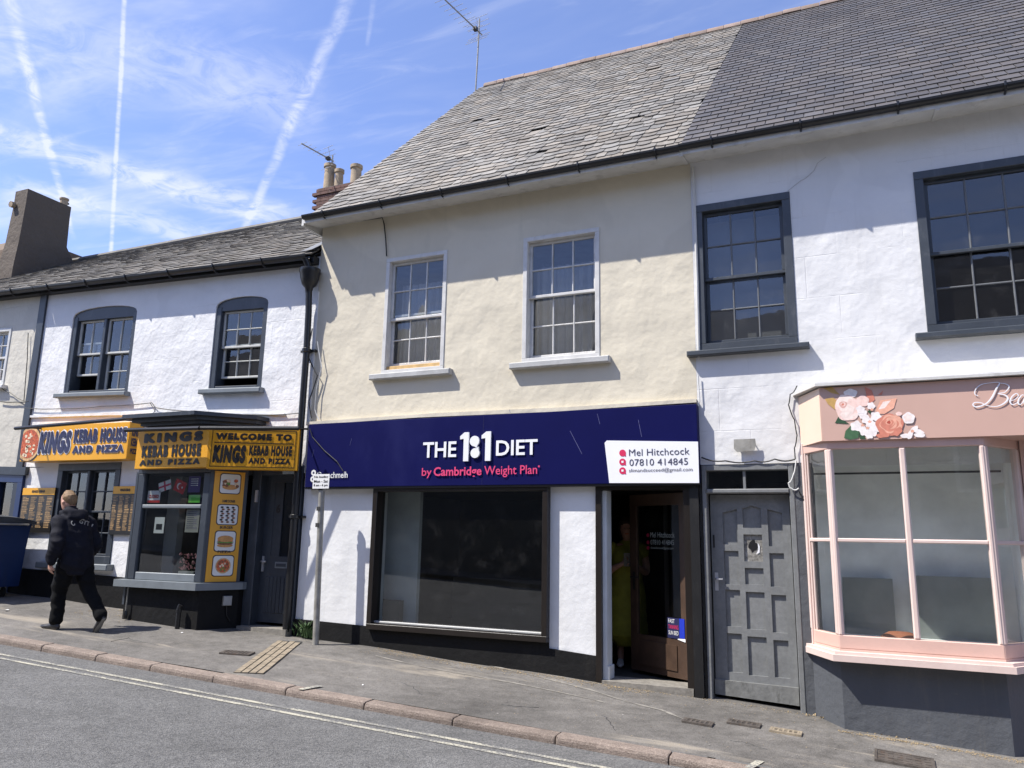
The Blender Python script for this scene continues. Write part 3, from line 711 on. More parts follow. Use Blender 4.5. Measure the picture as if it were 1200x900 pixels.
# roof: eave and ridge from the verge seen against the sky
EY, EZ = -.35, 6.275
VX = -6.53; rp = PX(563, 103, VX); RY, RZ = rp.y, rp.z
XJ = -1.50                                     # where old slates meet new
cream_roof = slab_roof('roof', cream, VX+.02, XJ+.25, EY-.01, EZ-.035, RY, RZ-.035)
random.seed(11)
slated(cream_roof, lambda f: VX, lambda f: XJ+.22*f, EY, EZ, RY, RZ, .158, lambda: random.uniform(.11, .27), 'old_slate', .028, .0105, 300, 18, .004)
def ridge(roof, xa, xb, y, z, m_='ridge_clay', step=.30):
    x = xa
    while x < xb-.05:
        w = min(step, xb-x); mb = MB(); n = 8; dz_ = random.uniform(-.008, .008); rg = []
        for xx, rr in ((x, .088), (x+.02, .092), (x+w-.006, .088)): rg.append([(xx, y-rr*1.25*cos(pi*k/n), z-.075+rr*1.35*sin(pi*k/n)+dz_) for k in range(n+1)]+[(xx, y, z-.12)])
        mb.rings(rg); mb.build('ridge_tile', m_, roof, smooth=True); x += w
ridge(cream_roof, VX+.12, -.9, RY, RZ+.02)
fz0 = 6.12
eaves_board(cream, XL-.04, XJ-.02)
MB().prism([(XL-.075, 6.14), (XL-.041, 6.14), (XL-.041, EZ+.03), (XL-.075, EZ+.03)], -.36, .1).build('barge_end', 'board_white', cream)
gutter(cream, VX-.09, XJ-.01, EY-.05, EZ-.02, .05)
# gable above the lower neighbour, and back wall
gm = MB(); gm.add([(XL, .02, 5.0), (XL, 2*RY-.3, 5.0), (XL, RY, RZ-.12), (XL, .02, EZ-.02)], [(0,1,2,3)]); gm.build('gable', 'cream_render', cream)
MB().quad((XL, 2*RY-.2, -.5), (XR+4.5, 2*RY-.2, -.5), (XR+4.5, 2*RY-.2, EZ), (XL, 2*RY-.2, EZ)).build('back_wall', 'cream_render', cream)
# telephone wire down the wall
cb = [PY(*p, -.02) for p in ((370, 266), (448, 255), (450, 262), (452, 280), (453, 300))]; MB().tube(cb, .008, 6).build('telephone_wire', 'cable_black', cream)

# ================================================================== the white building on the right
XE = 4.6
white = thing('shop_building', (1.4, 0, G(1.4, 0)), 'white rendered building with smooth dark slate roof, grey sash windows and pink bay', 'building', 'terraced shop buildings along the street')
ww1 = (-1.44, -.425, 4.02, 5.71); w2a = PY(1070, 205); ww2 = (w2a.x, w2a.x+1.22, 4.02, 5.71)
gdoor = (-1.44, -.535, .0, 2.80)
wall('wall', XR+.001, XE, 2.80, 6.5, [ww1, ww2], 'white_render', white)
wall('ground_floor_wall', XR+.001, -.36, -.4, 2.80, [(-1.44, -.545, -.3, 2.79)], 'grey_plinth_paint', white, y=.003)
for q, lab in ((ww1, 'grey sash window over the panelled door'), (ww2, 'wide grey sash window over the pink bay')):
    window(white, *q, .085, .05, 'slate_blue_paint', 'bar_lit', 3, 2, 2, meet=.49, sill_m='slate_blue_paint', sill_w=.11, sill_h=.06, sill_proj=.10, label=lab)
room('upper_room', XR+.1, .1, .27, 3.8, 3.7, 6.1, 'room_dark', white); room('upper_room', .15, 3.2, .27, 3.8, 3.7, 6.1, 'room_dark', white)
# a blind behind the left window
MB().box(ww1[0]+.06, ww1[1]-.06, .30, .31, 4.1, 5.6).build('blind', mat('dusty_blind', (.16, .155, .15), .9), white)
white_roof = slab_roof('roof', white, XJ, XE, EY-.01, EZ-.035, RY, RZ-.035)
random.seed(5)
slated(white_roof, lambda f: XJ+.225*f, lambda f: 3.4, EY, EZ+.012, RY, RZ, .168, lambda: .195, 'new_slate', .001, .0022, 300, 6)
ridge(white_roof, -.9, 3.4, RY, RZ+.02)
eaves_board(white, XJ-.019, XE, .003)
for jx in (XJ, .98): MB().add([(jx+s_, y, z-.012) for s_ in (-.02, .02) for y, z in ((-.37, 6.165), (-.37, 6.19), (-.02, 6.25), (-.02, 6.23))], [(0,1,2,3), (7,6,5,4), (0,4,5,1), (1,5,6,2), (2,6,7,3), (3,7,4,0)]).build('board_joint', 'board_white', white)
gutter(white, XJ-.01, XE, EY-.05, EZ-.012, .05)
MB().tube([PY(*p, -.02) for p in ((812, 196), (814, 240), (817, 330), (819, 420))], .016, 6).build('party_strip', 'board_white', white)
# grey panelled door in its frame
gf = MB(); gf.bbox(-1.445, -1.40, -.02, .14, .25, 2.79); gf.bbox(-.585, -.535, -.02, .14, .25, 2.79); gf.bbox(-1.40, -.585, -.02, .14, 2.735, 2.79); gf.bbox(-1.40, -.585, -.035, .14, 2.50, 2.545, .01); gf.box(-1.03, -1.005, .01, .06, 2.545, 2.735)
gfr = gf.build('door_frame', 'grey_door_paint', white)
for a_, b_ in ((-1.40, -1.03), (-1.005, -.585)): pane(gfr, a_, b_, 2.545, 2.735, .06, 'shop_glass', wob=0)
room('passage', -1.40, -.56, .15, 2.5, .3, 2.79, 'room_dark', white)
DY = .10
def pxs(x, y): p = PY(x, y, DY); return p.x, p.z
dl, dr, dbt, dtp = -1.385, -.60, .47, 2.492
rects = []
def zrow(y): return 2.492-(y-62)/(845-62)*(2.492-.47)
cx = [(-1.262, -1.115), (-1.06, -.878), (-.815, -.675)]
rects = [(0, 118, 258, 1), (0, 283, 412, 0), (0, 433, 572, 0), (0, 598, 742, 0), (1, 103, 192, 1), (1, 218, 322, 2), (1, 347, 410, 0), (1, 438, 578, 0), (1, 605, 748, 0), (2, 118, 262, 1), (2, 288, 415, 0), (2, 445, 585, 0), (2, 612, 748, 0)]
holes = [(cx[c][0], cx[c][1], zrow(b), zrow(a)) for c, a, b, k in rects]
gd = wall('panelled_door', dl, dr, dbt+.06, dtp, holes, 'grey_door_paint', white, y=DY, depth=.028)
gd['label'] = 'grey panelled door with a broken pane'
for (c, a, b, k), h in zip(rects, holes):
    xa, xb, za, zb = h
    if k == 1:     # arched heads
        kick = .035 if c == 1 else .03
        top = MB()
        if c == 1: top.prism([(xa-.002, zb+.002), (xa-.002, zb-.035), ((xa+xb)/2, zb-.004), (xb+.002, zb-.035), (xb+.002, zb+.002)], DY+.001, DY+.027)
        elif c == 0: top.prism([(xa-.002, zb+.002), (xa-.002, zb-.04), (xb+.002, zb-.001), (xb+.002, zb+.002)], DY+.001, DY+.027)
        else: top.prism([(xa-.002, zb+.002), (xa-.002, zb-.001), (xb+.002, zb-.04), (xb+.002, zb+.002)], DY+.001, DY+.027)
        top.build('arched_rail', 'grey_door_paint', gd)
    if k == 2:
        MB().quad((xa, DY+.024, za), (xb, DY+.024, za), (xb, DY+.024, zb), (xa, DY+.024, zb)).build('pane', mat('dirty_pane', (.22, .21, .19), .35, .5, 25, .004, 50, dirt=(.55, .54, .5), dirt_amt=.8, dscale=22), gd)
        ho = [(xa+.09+.048*cos(t*pi/7)*(1+.35*sin(t*2.7)), (za+zb)/2+.02+.055*sin(t*pi/7)*(1+.3*cos(t*1.9))) for t in range(14)]
        MB().poly(ho, DY+.021).build('broken_hole', 'ink_black', gd); 
        sh = MB().poly([(xa+.115, za+.07), (xa+.14, za+.12), (xa+.135, za+.19), (xa+.155, za+.15), (xa+.15, za+.09)], DY+.018); sh.build('glass_shard', 'sign_white', gd)
    else: MB().box(xa-.004, xb+.004, DY+.024, DY+.034, za-.004, zb+.004).build('panel', 'grey_door_paint', gd)
MB().prism([(dl-.004, dbt+.05), (dr+.0, dbt+.012), (dr+.0, dbt+.175), (dl-.004, dbt+.19)], DY-.03, DY+.03).build('weather_board', 'grey_wood_worn', gd)
MB().box(dl+.025, dl+.06, DY-.008, DY+.001, 1.52, 1.70).box(dl+.03, dl+.11, DY-.05, DY-.035, 1.63, 1.645).box(dl+.033, dl+.047, DY-.05, DY, 1.63, 1.645).build('handle', 'aluminium', gd)
MB().box(dl+.02, dl+.035, DY-.006, DY+.001, 1.95, 2.08).build('letter_slot', 'black_iron', gd)
# rough render strip between the door and the bay
MB().box(-.535, -.40, -.012, .04, .2, 2.80).build('render_strip', 'grey_plinth_paint', white)
MB().box(XR+.002, -1.447, -.028, .05, .25, 2.80).build('black_batten', 'black_paint', white)
# the tin lamp plate on the wall
pp = [PY(*p, -.05) for p in ((860, 515), (885, 514), (886, 521), (884, 528), (864, 530), (860, 526))]
tp = thing('wall_plate', (-1.0, -.05, 2.9), 'small grey tin plate hung on the white wall above the grey door', 'plate')
MB().prism([(p.x, p.z) for p in pp], -.055, -.049).build('plate', 'galvanised', tp); MB().tube([(pp[0].x+.02, -.052, pp[0].z-.06), (pp[0].x+.02, -.002, pp[0].z-.05)], .006, 6).build('hook', 'cable_black', tp); MB().tube([(pp[1].x-.01, -.052, pp[1].z-.06), (pp[1].x-.01, -.002, pp[1].z-.05)], .006, 6).build('hook', 'cable_black', tp)

# -------- pink bay shopfront
BY = -.42
bA, bB, bC, bD = Vector((-.46, 0)), Vector((-.20, BY)), Vector((1.07, BY)), Vector((1.40, 0))
ZB, ZS, ZT = .0, 1.075, 2.95
def face_T(P, Q):
    e = (Q-P).normalized(); n = Vector((e.y, -e.x))          # outward, towards the street
    def T(s, y, z): q = P+e*s-n*y; return (q.x, q.y, z)
    return T, (Q-P).length
BP = .055                                       # the base stands back under the sill
bay = MB(); bay.vprism([(bA.x, .1), (bA.x, 0), (bB.x, bB.y+BP), (bC.x, bC.y+BP), (bD.x, 0), (bD.x, .1)], -.2, ZS-.08); bay_o = bay.build('bay_base', 'grey_plinth_paint', white)
def off(d): return [(bA.x-.03, .05), (bA.x-.03-d*.2, -d*.3), (bB.x-d*.55, bB.y-d), (bC.x+d*.55, bC.y-d), (bD.x+d*.8, -d*.2), (bD.x, .05)]
MB().vprism(off(.10), ZS-.08, ZS-.025).build('bay_sill', 'pink_pale_paint', white); MB().vprism(off(.07), ZS-.0249, ZS).build('bay_sill', 'pink_pale_paint', white)
bayf = MB(); bayf.vprism([(bA.x, .02), (bA.x, .0), (bB.x, bB.y), (bC.x, bC.y), (bD.x, .0), (bD.x, .02)], ZS, ZS+.02); bf = bayf.build('bay_frame', 'pink_paint', white)
for P_, Q_, cols, nm in ((bA, bB, 1, 'l'), (bB, bC, 2, 'f'), (bC, bD, 1, 'r')):
    T_, L_ = face_T(P_, Q_)
    e0 = .055 if nm != 'f' else .035
    lo = MB(T_); lo.bbox(.0, L_, .0, .06, ZS+.02, ZS+.135, .006); lo.build('bottom_rail', 'pink_paint', bf)
    hi = MB(T_); hi.bbox(.0, L_, .0, .06, ZT-.07, ZT+.01, .006); hi.build('head_rail', 'pink_paint', bf)
    for s0_ in (0, L_-e0): MB(T_).bbox(s0_, s0_+e0, -.004, .056, ZS+.135, ZT-.07, .01).build('corner_post', 'pink_pale_paint', bf)
    if nm == 'f':
        mu = MB(T_); mu.bbox(L_*.495-.026, L_*.495+.026, -.002, .056, ZS+.135, ZT-.07, .012); mu.build('mullion', 'pink_pale_paint', bf)
    edges = [e0, L_*.495-.026, L_*.495+.026, L_-e0] if nm == 'f' else [e0, L_-e0]
    zm = 2.045
    for k in range(0, len(edges), 2):
        tr = MB(T_); tr.bbox(edges[k], edges[k+1], .006, .046, zm-.018, zm+.018, .008); tr.build('transom', 'pink_pale_paint', bf)
        for za, zb in ((ZS+.135, zm-.018), (zm+.018, ZT-.07)): pane(bf, edges[k], edges[k+1], za, zb, .03, 'bay_glass', T_, 0)
# fluted pilaster at the wall
pf = MB();
for k in range(3): pf.bbox(bA.x+.012+k*.022, bA.x+.030+k*.022, -.05-.012*k, .0, ZS+.0, 2.99, .006)
pf.build('pilaster', 'pink_pale_paint', bf)
# inside the bay: pale boards, ceiling, deck
ins = MB(); ins.quad((bA.x+.06, .62, ZS), (bD.x, .62, ZS), (bD.x, .62, ZT), (bA.x+.06, .62, ZT)); ins.build('display_back', 'display_white', white)
ins = MB(); ins.quad((bA.x+.06, .03, ZS), (bA.x+.06, .62, ZS), (bA.x+.06, .62, ZT), (bA.x+.06, .03, ZT)); ins.quad((bD.x-.05, .03, ZS), (bD.x-.05, .62, ZS), (bD.x-.05, .62, ZT), (bD.x-.05, .03, ZT)); ins.build('display_side', 'display_white', white)
MB().vprism([(bA.x+.05, .6), (bA.x+.05, .04), (bB.x+.04, bB.y+.07), (bC.x-.04, bC.y+.07), (bD.x-.05, .04), (bD.x-.05, .6)], ZS+.021, ZS+.06).build('display_deck', 'display_white', white)
MB().vprism([(bA.x+.05, .6), (bA.x+.05, .04), (bB.x+.04, bB.y+.07), (bC.x-.04, bC.y+.07), (bD.x-.05, .04), (bD.x-.05, .6)], ZT-.02, ZT+.0).build('display_ceiling', 'display_white', white)
MB().box(bA.x+.08, bD.x-.08, .52, .54, 2.72, 2.74).build('curtain_rail', 'ink_black', white)
MB().box(bA.x+.3, .30, .50, .56, ZS+.06, 1.68).box(.46, bD.x-.2, .46, .52, ZS+.06, 1.72).build('display_board', mat('reflection_grey', (.22, .23, .22), .85), white)  # colour darkened to imitate a greenish reflection in the lower panes
bl = MB(); bl.lathe((.32, .2, ZS+.06), [(.0, 0), (.16, .0), (.17, .03), (.1, .07), (.0, .08)], 18); bl.build('reflection_dish', mat('reflection_orange', (.35, .12, .06), .6), white, smooth=True)  # added dish, imitating a faint orange reflection in the glass
# doorway right of the bay
MB().box(bD.x+.0, bD.x+.16, -.03, .06, .1, 2.96).build('door_pilaster', 'pink_paint', white); MB().box(bD.x+.06, bD.x+.1, -.045, -.03, .3, 2.94).build('pilaster_bead', 'pink_paint', white)
wall('shopfront_wall', bD.x+.16, XE, -.4, 2.80, [(bD.x+.17, bD.x+1.1, -.3, 2.6)], 'pink_paint', white, y=.002)
sx0, sx1 = bD.x+.19, bD.x+1.08
sd = MB(); bars(sd, sx0, sx1, .36, 2.12, .15, .20, .11); sd.box(sx0+.11, sx1-.11, .151, .199, .98, 1.12); sdo = sd.build('side_door', 'pink_paint', white)
MB().box(sx0+.13, sx1-.13, .168, .18, .49, .96).build('panel', 'pink_pale_paint', sdo); pane(sdo, sx0+.11, sx1-.11, 1.12, 2.01, .175, 'shop_glass', wob=0)
MB().box(sx0+.02, sx0+.07, .12, .15, 1.2, 1.42).build('handle', 'aluminium', sdo)
fl_ = MB(); fl_.box(bD.x+.17, bD.x+1.1, .13, .2, 2.121, 2.19); fl_.build('fanlight_bar', 'pink_paint', white); pane(sdo, sx0, sx1, 2.19, 2.6, .17, 'shop_glass', wob=0)
room('shop_room', bD.x+.1, XE-.2, .62, 4.0, .3, 2.75, 'room_dark', white); room('lobby', bD.x+.165, bD.x+1.105, .2, .62, .3, 2.61, 'room_dark', white)
MB().box(bD.x+.17, bD.x+1.1, -.02, .3, -.1, .36).build('door_step', 'stone_step', white)
wall('bay_lintel', -.359, bD.x+.16, 2.76, 2.80, [], 'white_render', white, y=.004)
# plaster weathering over the pink fascia
fl = [(-.50, .02), (-.50, -.06), (-.27, -.50), (3.6, -.50), (3.6, .02)]
MB().vprism(fl, 3.475, 3.50).build('fascia_flashing', 'board_white', white)

# ================================================================== the takeaway building on the left
SH = .035
def TK(x, y, z): return (x, y, z+SH*(-6.6-x))        # its courses rise with the street
def PK(px, py, Y=0.0): p = PY(px, py, Y); return p.x, p.z-SH*(-6.6-p.x)
KL = PY(50, 385).x; KR = XL-.004
kebab = thing('shop_building', (-9.2, 0, G(-9.2, 0)), 'white rough-rendered takeaway building with arched dark windows and yellow signs', 'building', 'terraced shop buildings along the street')
kw1 = (-11.55, -10.09, 3.98, 5.40); kw2 = (-8.45, -7.47, 3.97, 5.34)
gw = (PY(62, 600).x, PY(136, 600).x, PY(100, 660).z, PY(100, 543).z)
kd = (-7.36, -6.63, .2, 2.86)
wall('wall', KL, KR, 2.80, 5.82, [kw1, kw2], 'rough_white_render', kebab, T=TK)
wz = 2.80+SH*(-6.6-KL)+.02
wall('ground_floor_wall', KL, -7.37, -.2, 2.98, [gw, (-8.78, -7.47, .3, 2.9)], 'rough_white_render', kebab, y=.006)
for q, rise, lab, cols in ((kw1, .14, 'broad arched window of two lights', 4), (kw2, .13, 'narrow arched sash window', 3)):
    xa, xb, za, zb = q; sp = zb-rise; n = 12; c = (xa+xb)/2; hw = (xb-xa)/2
    arc = [(c+hw*cos(pi*k/n), sp+rise*sin(pi*k/n)**.8) for k in range(n+1)]          # right to left
    fl_ = MB(TK)
    for k in range(n):
        (x0_, z0_), (x1_, z1_) = arc[k], arc[k+1]
        fl_.quad((x1_, 0, z1_), (x0_, 0, z0_), (x0_, 0, zb), (x1_, 0, zb)); fl_.quad((x0_, 0, z0_), (x1_, 0, z1_), (x1_, .2, z1_), (x0_, .2, z0_))
    fl_.build('arch_head', 'rough_white_render', kebab, recalc=False)
    fw = .10; mb = MB(TK)
    mb.bbox(xa, xa+fw, .015, .2, za, sp, .01); mb.bbox(xb-fw, xb, .015, .2, za, sp, .01); mb.bbox(xa+fw, xb-fw, .02, .2, za, za+.05, .006)
    win = mb.build('window', 'kebab_grey_paint', kebab); win['label'] = lab
    tym = [(xa, sp-.06)]+[(x, z-.001) for x, z in reversed(arc)]+[(xb, sp-.06)]
    MB(TK).prism(tym, .025, .15).build('arched_head_board', 'kebab_grey_paint', win)
    MB(TK).bbox(xa-.10, xb+.06, -.10, .03, za-.075, za-.003, .012).build('sill', 'kebab_sill_paint', win)
    ix, jx, iz, jz = xa+fw, xb-fw, za+.05, sp-.06
    lights = [(ix, (ix+jx)/2-.035), ((ix+jx)/2+.035, jx)] if cols == 4 else [(ix, jx)]
    if cols == 4: MB(TK).bbox((ix+jx)/2-.035, (ix+jx)/2+.035, .03, .2, iz, jz, .01).build('mullion', 'kebab_grey_paint', win)
    for li, (p0, p1) in enumerate(lights):
        zm = iz+(jz-iz)*.52; cc = 2 if cols == 4 else 3; lift = .26 if (cols == 4 and li == 0) else (.13 if cols == 3 else 0)
        sash(win, p0, p1, zm-.015, jz, .075, cc, 2 if cols == 3 else 1, 'glazing_pale', 'glazing_pale', .03, .014, TK)
        sash(win, p0, p1, iz+lift, zm+.02+lift*(.7 if cols == 4 else .2), .12, cc, 2 if (cols == 3 or li) else 1, 'glazing_pale', 'glazing_pale', .03, .014, TK)
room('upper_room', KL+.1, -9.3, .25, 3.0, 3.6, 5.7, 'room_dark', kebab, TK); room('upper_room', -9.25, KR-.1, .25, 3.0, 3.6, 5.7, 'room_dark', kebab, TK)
# plaster ledge that runs over the shopfronts
MB(TK).prism([(KL, 3.60), (-10.4, 3.615), (-9, 3.60), (-7.0, 3.57), (-7.0, 3.60), (-9, 3.635), (-10.3, 3.66), (KL, 3.635)], -.03, .01).build('plaster_ledge', 'rough_white_render', kebab)
# black plinth
MB().prism([(KL, .2), (-8.86, .2), (-8.86, 1.33), (KL, 1.42)], -.025, .03).build('plinth', 'black_plinth_paint', kebab)
# ground-floor window
gwf = MB(); bars(gwf, *gw, -.01, .16, .11); gwo = gwf.build('window', 'kebab_grey_paint', kebab)
gx0, gx1, gz0, gz1 = gw[0]+.11, gw[1]-.11, gw[2]+.11, gw[3]-.11; gmx = (gx0+gx1)/2
MB().bbox(gmx-.03, gmx+.03, .0, .16, gz0, gz1, .01).build('mullion', 'kebab_grey_paint', gwo)
for a_, b_ in ((gx0, gmx-.03), (gmx+.03, gx1)):
    zmm = gz0+(gz1-gz0)*.5
    sash(gwo, a_, b_, zmm, gz1, .06, 2, 2, 'kebab_grey_paint', 'kebab_grey_paint', .03, .02, gm_='shop_glass'); sash(gwo, a_, b_, gz0, zmm+.03, .10, 2, 2, 'kebab_grey_paint', 'kebab_grey_paint', .03, .02, gm_='shop_glass')
MB().bbox(gw[0]-.08, gw[1]+.08, -.12, .02, gw[2]-.09, gw[2]-.002, .01).build('sill', 'kebab_sill_paint', gwo)
room('shop_room', KL+.1, -8.9, .17, 3.0, .9, 2.95, 'room_dark', kebab)
# bay shopfront
kA, kB, kC = Vector((PY(155, 620, -.56).x, -.56)), Vector((PY(241, 620, -.54).x, -.54)), Vector((PY(286, 620, -.10).x, -.10))
kZ0 = PY(190, 684, -.6).z; kZ1 = PY(200, 552, -.6).z
MB().vprism([(kA.x-.02, .1), (kA.x, kA.y), (kB.x, kB.y), (kC.x, kC.y), (kC.x, .1)], .3, kZ0-.06).build('bay_base', 'black_plinth_paint', kebab)
MB().vprism([(kA.x-.12, .05), (kA.x-.12, -.66), (kB.x+.03, -.65), (kC.x+.06, -.10), (kC.x+.06, .05)], kZ0-.06, kZ0+.03).build('bay_sill', 'kebab_sill_paint', kebab)
bfk = MB().vprism([(kA.x-.02, .08), (kA.x, kA.y), (kB.x, kB.y), (kC.x, kC.y), (kC.x, .08)], kZ1-.02, kZ1+.10).build('bay_frame', 'kebab_grey_paint', kebab)
T1, L1 = face_T(kA, kB); T2, L2 = face_T(kB, kC)
for s0_, s1_ in ((0, .13), (L1-.12, L1)): MB(T1).bbox(s0_, s1_, .0, .09, kZ0+.03, kZ1-.02, .012).build('corner_post', 'kebab_grey_paint', bfk)
fr = MB(T1); fr.bbox(.13, L1-.12, .01, .08, kZ0+.03, kZ0+.13, .008); fr.build('bottom_rail', 'kebab_sill_paint', bfk)
zt_ = kZ0+.13+(kZ1-kZ0-.15)*.66
fr = MB(T1); fr.bbox(.13, L1-.12, .0, .07, zt_-.025, zt_+.025, .01); fr.build('transom', 'kebab_sill_paint', bfk)
pane(bfk, .13, L1-.12, kZ0+.13, zt_-.025, .04, 'shop_glass', T1, 0); pane(bfk, .13, L1-.12, zt_+.025, kZ1-.02, .04, 'shop_glass', T1, 0)
MB(T2).box(0, L2, .0, .05, kZ0+.03, kZ1-.02).build('cant_panel', 'kebab_grey_paint', bfk)
MB().box(kA.x-.06, kA.x-.02, kA.y+.02, .05, kZ0-.3, kZ1).build('bay_side', 'kebab_grey_paint', bfk)
room('bay_room', -8.76, -7.5, .1, 2.6, kZ0-.1, kZ1+.05, 'room_dark', kebab)
MB().vprism([(-8.76, .1), (kA.x+.03, kA.y+.1), (kB.x-.03, kB.y+.1), (-7.5, .1)], kZ0-.05, kZ0+.02).build('bay_deck', 'room_floor', kebab)
MB().vprism([(-8.76, .1), (kA.x+.03, kA.y+.1), (kB.x-.03, kB.y+.1), (-7.5, .1)], kZ1+.06, kZ1+.09).build('bay_ceiling', 'room_dark', kebab)
# stacked cornice above the signs
zc1 = PY(230, 483, -.72).z; zc0 = PY(230, 499, -.72).z; dzc = zc1-zc0
for f0, f1, o in ((0, .22, .0), (.22, .45, .07), (.45, .72, .15), (.72, 1.0, .24)):
    MB().vprism([(-8.84-o, .02), (-8.84-o, -.62-o), (-7.86+o*.3, -.60-o), (-7.42+o*.6, -.12-o*.5), (-7.42+o*.6, .02)], zc0+dzc*f0+.0005, zc0+dzc*f1).build('cornice', 'kebab_grey_paint', kebab)
# door
kf = MB(); kf.bbox(-7.46, -7.31, -.03, .2, .4, 2.90, .01); kf.bbox(-6.69, -6.62, -.03, .2, .4, 2.90, .01); kf.bbox(-7.31, -6.69, -.03, .2, 2.78, 2.90, .01); kdf = kf.build('door_frame', 'kebab_grey_paint', kebab)
room('passage', -7.31, -6.69, .2, 1.8, .6, 2.8, 'room_dark', kebab)
zd0, zd1 = .87, 2.78; zg = PY(325, 652, .12).z
kl = MB(); kl.box(-7.31, -6.69, .10, .15, zd0, zg); kl.box(-7.31, -7.16, .10, .15, zg, zd1); kl.box(-6.745, -6.69, .10, .15, zg, zd1); kl.box(-7.16, -6.745, .10, .15, zd1-.09, zd1)
kdo = kl.build('door', 'kebab_grey_paint', kebab); kdo['label'] = 'grey half-glazed door with boarded lower panel'
MB().box(-7.16, -7.02, .105, .13, zg+.002, zd1-.092).build('side_panel', 'kebab_grey_paint', kdo); pane(kdo, -7.02, -6.745, zg, zd1-.09, .12, 'shop_glass', wob=0)
for k in range(7): MB().bbox(-7.20+.063*k, -7.20+.063*k+.058, .088, .101, zd0+.12, zg-.26, .006).build('board', 'kebab_grey_paint', kdo)
MB().box(-7.06, -6.86, .084, .101, zg-.15, zg-.07).build('letter_box', 'kebab_sill_paint', kdo); MB().box(-7.04, -6.88, .080, .0845, zg-.13, zg-.09).build('letter_flap', 'kebab_grey_paint', kdo)
MB().box(-7.285, -7.255, .085, .101, zg-.20, zg+.0).box(-7.285, -7.20, .055, .07, zg-.08, zg-.06).box(-7.28, -7.265, .055, .09, zg-.08, zg-.06).build('handle', 'aluminium', kdo)
text('door_number', '6', (-7.125, -7.055, 2.28, 2.40), .104, 'ink_black', kdo, bold=.04)
MB().box(-7.37, -7.335, -.055, -.03, 2.42, 2.58).build('entry_phone', 'aluminium', kebab)
MB().box(-7.42, -6.62, -.14, .3, .4, .83).build('door_step', 'stone_step', kebab)
# roof
KEY, KEZ = -.15, 5.81; KRY, KRZ = 3.0, 8.03
kza = lambda x, f: SH*(-6.6-x)*(1-f)
KXL = -22.0
def kslab(xa, xb):
    mb = MB(); n = 12
    for i in range(n):
        a, b = xa+(xb-xa)*i/n, xa+(xb-xa)*(i+1)/n
        for j in range(6):
            f, g = j/6, (j+1)/6; pt = lambda X, q: (X, KEY+.01+(KRY-KEY)*q, KEZ-.03+(KRZ-KEZ)*q+kza(X, q))
            mb.quad(pt(a, f), pt(b, f), pt(b, g), pt(a, g))
    mb.quad((xa, KRY, KRZ-.03), (xb, KRY, KRZ-.03), (xb, 6.3, 5.8), (xa, 6.3, 5.8)); return mb
kr = kslab(KL, XL)
kroof = kr.build('roof', 'roof_underlay', kebab, recalc=False)
random.seed(21)
def slated_mass(roof, xlo, xhi, expo, w0, w1, m_):
    L = sqrt((KRY-KEY)**2+(KRZ-KEZ)**2); mb = MB(); up = Vector((0, KRY-KEY, KRZ-KEZ))/L; nn = Vector((0, -up.z, up.y))
    for r in range(int(L/expo)+1):
        t = r*expo-.03; x = xlo-random.uniform(0, .2); sag = .012*random.uniform(-1, 1)
        while x < xhi:
            w = random.uniform(w0, w1); a, b = max(x, xlo), min(x+w-.006, xhi); x += w
            if b-a < .03: continue
            j = random.uniform(-.012, .012); l0 = .016+random.uniform(0, .012); t1 = min(t+expo*1.5, L)
            base = lambda X, tt, h: Vector((X, KEY, KEZ+kza(X, tt/L)))+up*tt+nn*h
            vs_ = [base(a, t+j, l0), base(b, t+j+random.uniform(-.01, .01), l0), base(b, t1, .004), base(a, t1, .004), base(a, t+j, l0-.02), base(b, t+j, l0-.02)]
            mb.add(vs_, [(0,1,2,3), (0,4,5,1), (0,3,4), (1,5,2)])
    mb.build('slating', m_, roof, kind='stuff', recalc=False)
slated_mass(kroof, KL, XL-.02, .15, .14, .26, 'grey_tile')
kg = gutter(kebab, KL, XL-.06, KEY-.06, KEZ-.04, .062, TK)
MB(TK).box(KL, XL-.02, -.12, -.0, KEZ-.12, KEZ-.02).build('eave_board', 'black_paint', kebab)
rc = MB(); rc.tube([(x, KRY, KRZ+.02) for x in (-24, XL)], .07, 8); rc.build('ridge_tiles', 'grey_tile', kroof)
# lead flashing against the taller gable, hopper and downpipe
MB().add([(XL-.22, KEY-.02, KEZ+.05), (XL-.01, KEY-.02, KEZ+.06), (XL-.01, KRY, KRZ+.12), (XL-.16, KRY, KRZ+.05)], [(0,1,2,3)]).build('flashing', 'lead', kroof)
hx, hy = -6.66, -.10
hp = MB(); hp.lathe((hx, hy-.03, 5.42), [(.045, -.16), (.055, -.10), (.10, -.05), (.125, .03), (.135, .10), (.145, .12), (.145, .17), (.12, .17), (.1, .1)], 16); hp.tube([(hx-.04, KEY-.06, KEZ-.08), (hx-.02, KEY-.02, 5.66), (hx, hy-.05, 5.56)], .045, 10)
hop = hp.build('hopper', 'black_iron', kebab, smooth=True)
dp = MB(); dp.tube([(hx, hy-.03, 5.30), (hx, -.10, 5.0), (hx, -.085, 4.5), (hx, -.085, .80)], .045, 12); dpo = dp.build('downpipe', 'black_iron', kebab, smooth=True)
for z in (4.42, 2.2): MB().lathe((hx, -.085, z), [(.05, 0), (.062, .01), (.062, .05), (.05, .06)], 12).box(hx-.12, hx+.12, -.06, .02, z+.015, z+.045).build('collar', 'black_iron', dpo)
MB().box(XL+.004-.03, XL+.02, -.022, .02, 3.46, 5.3).build('plaster_seam', 'rough_white_render', kebab)
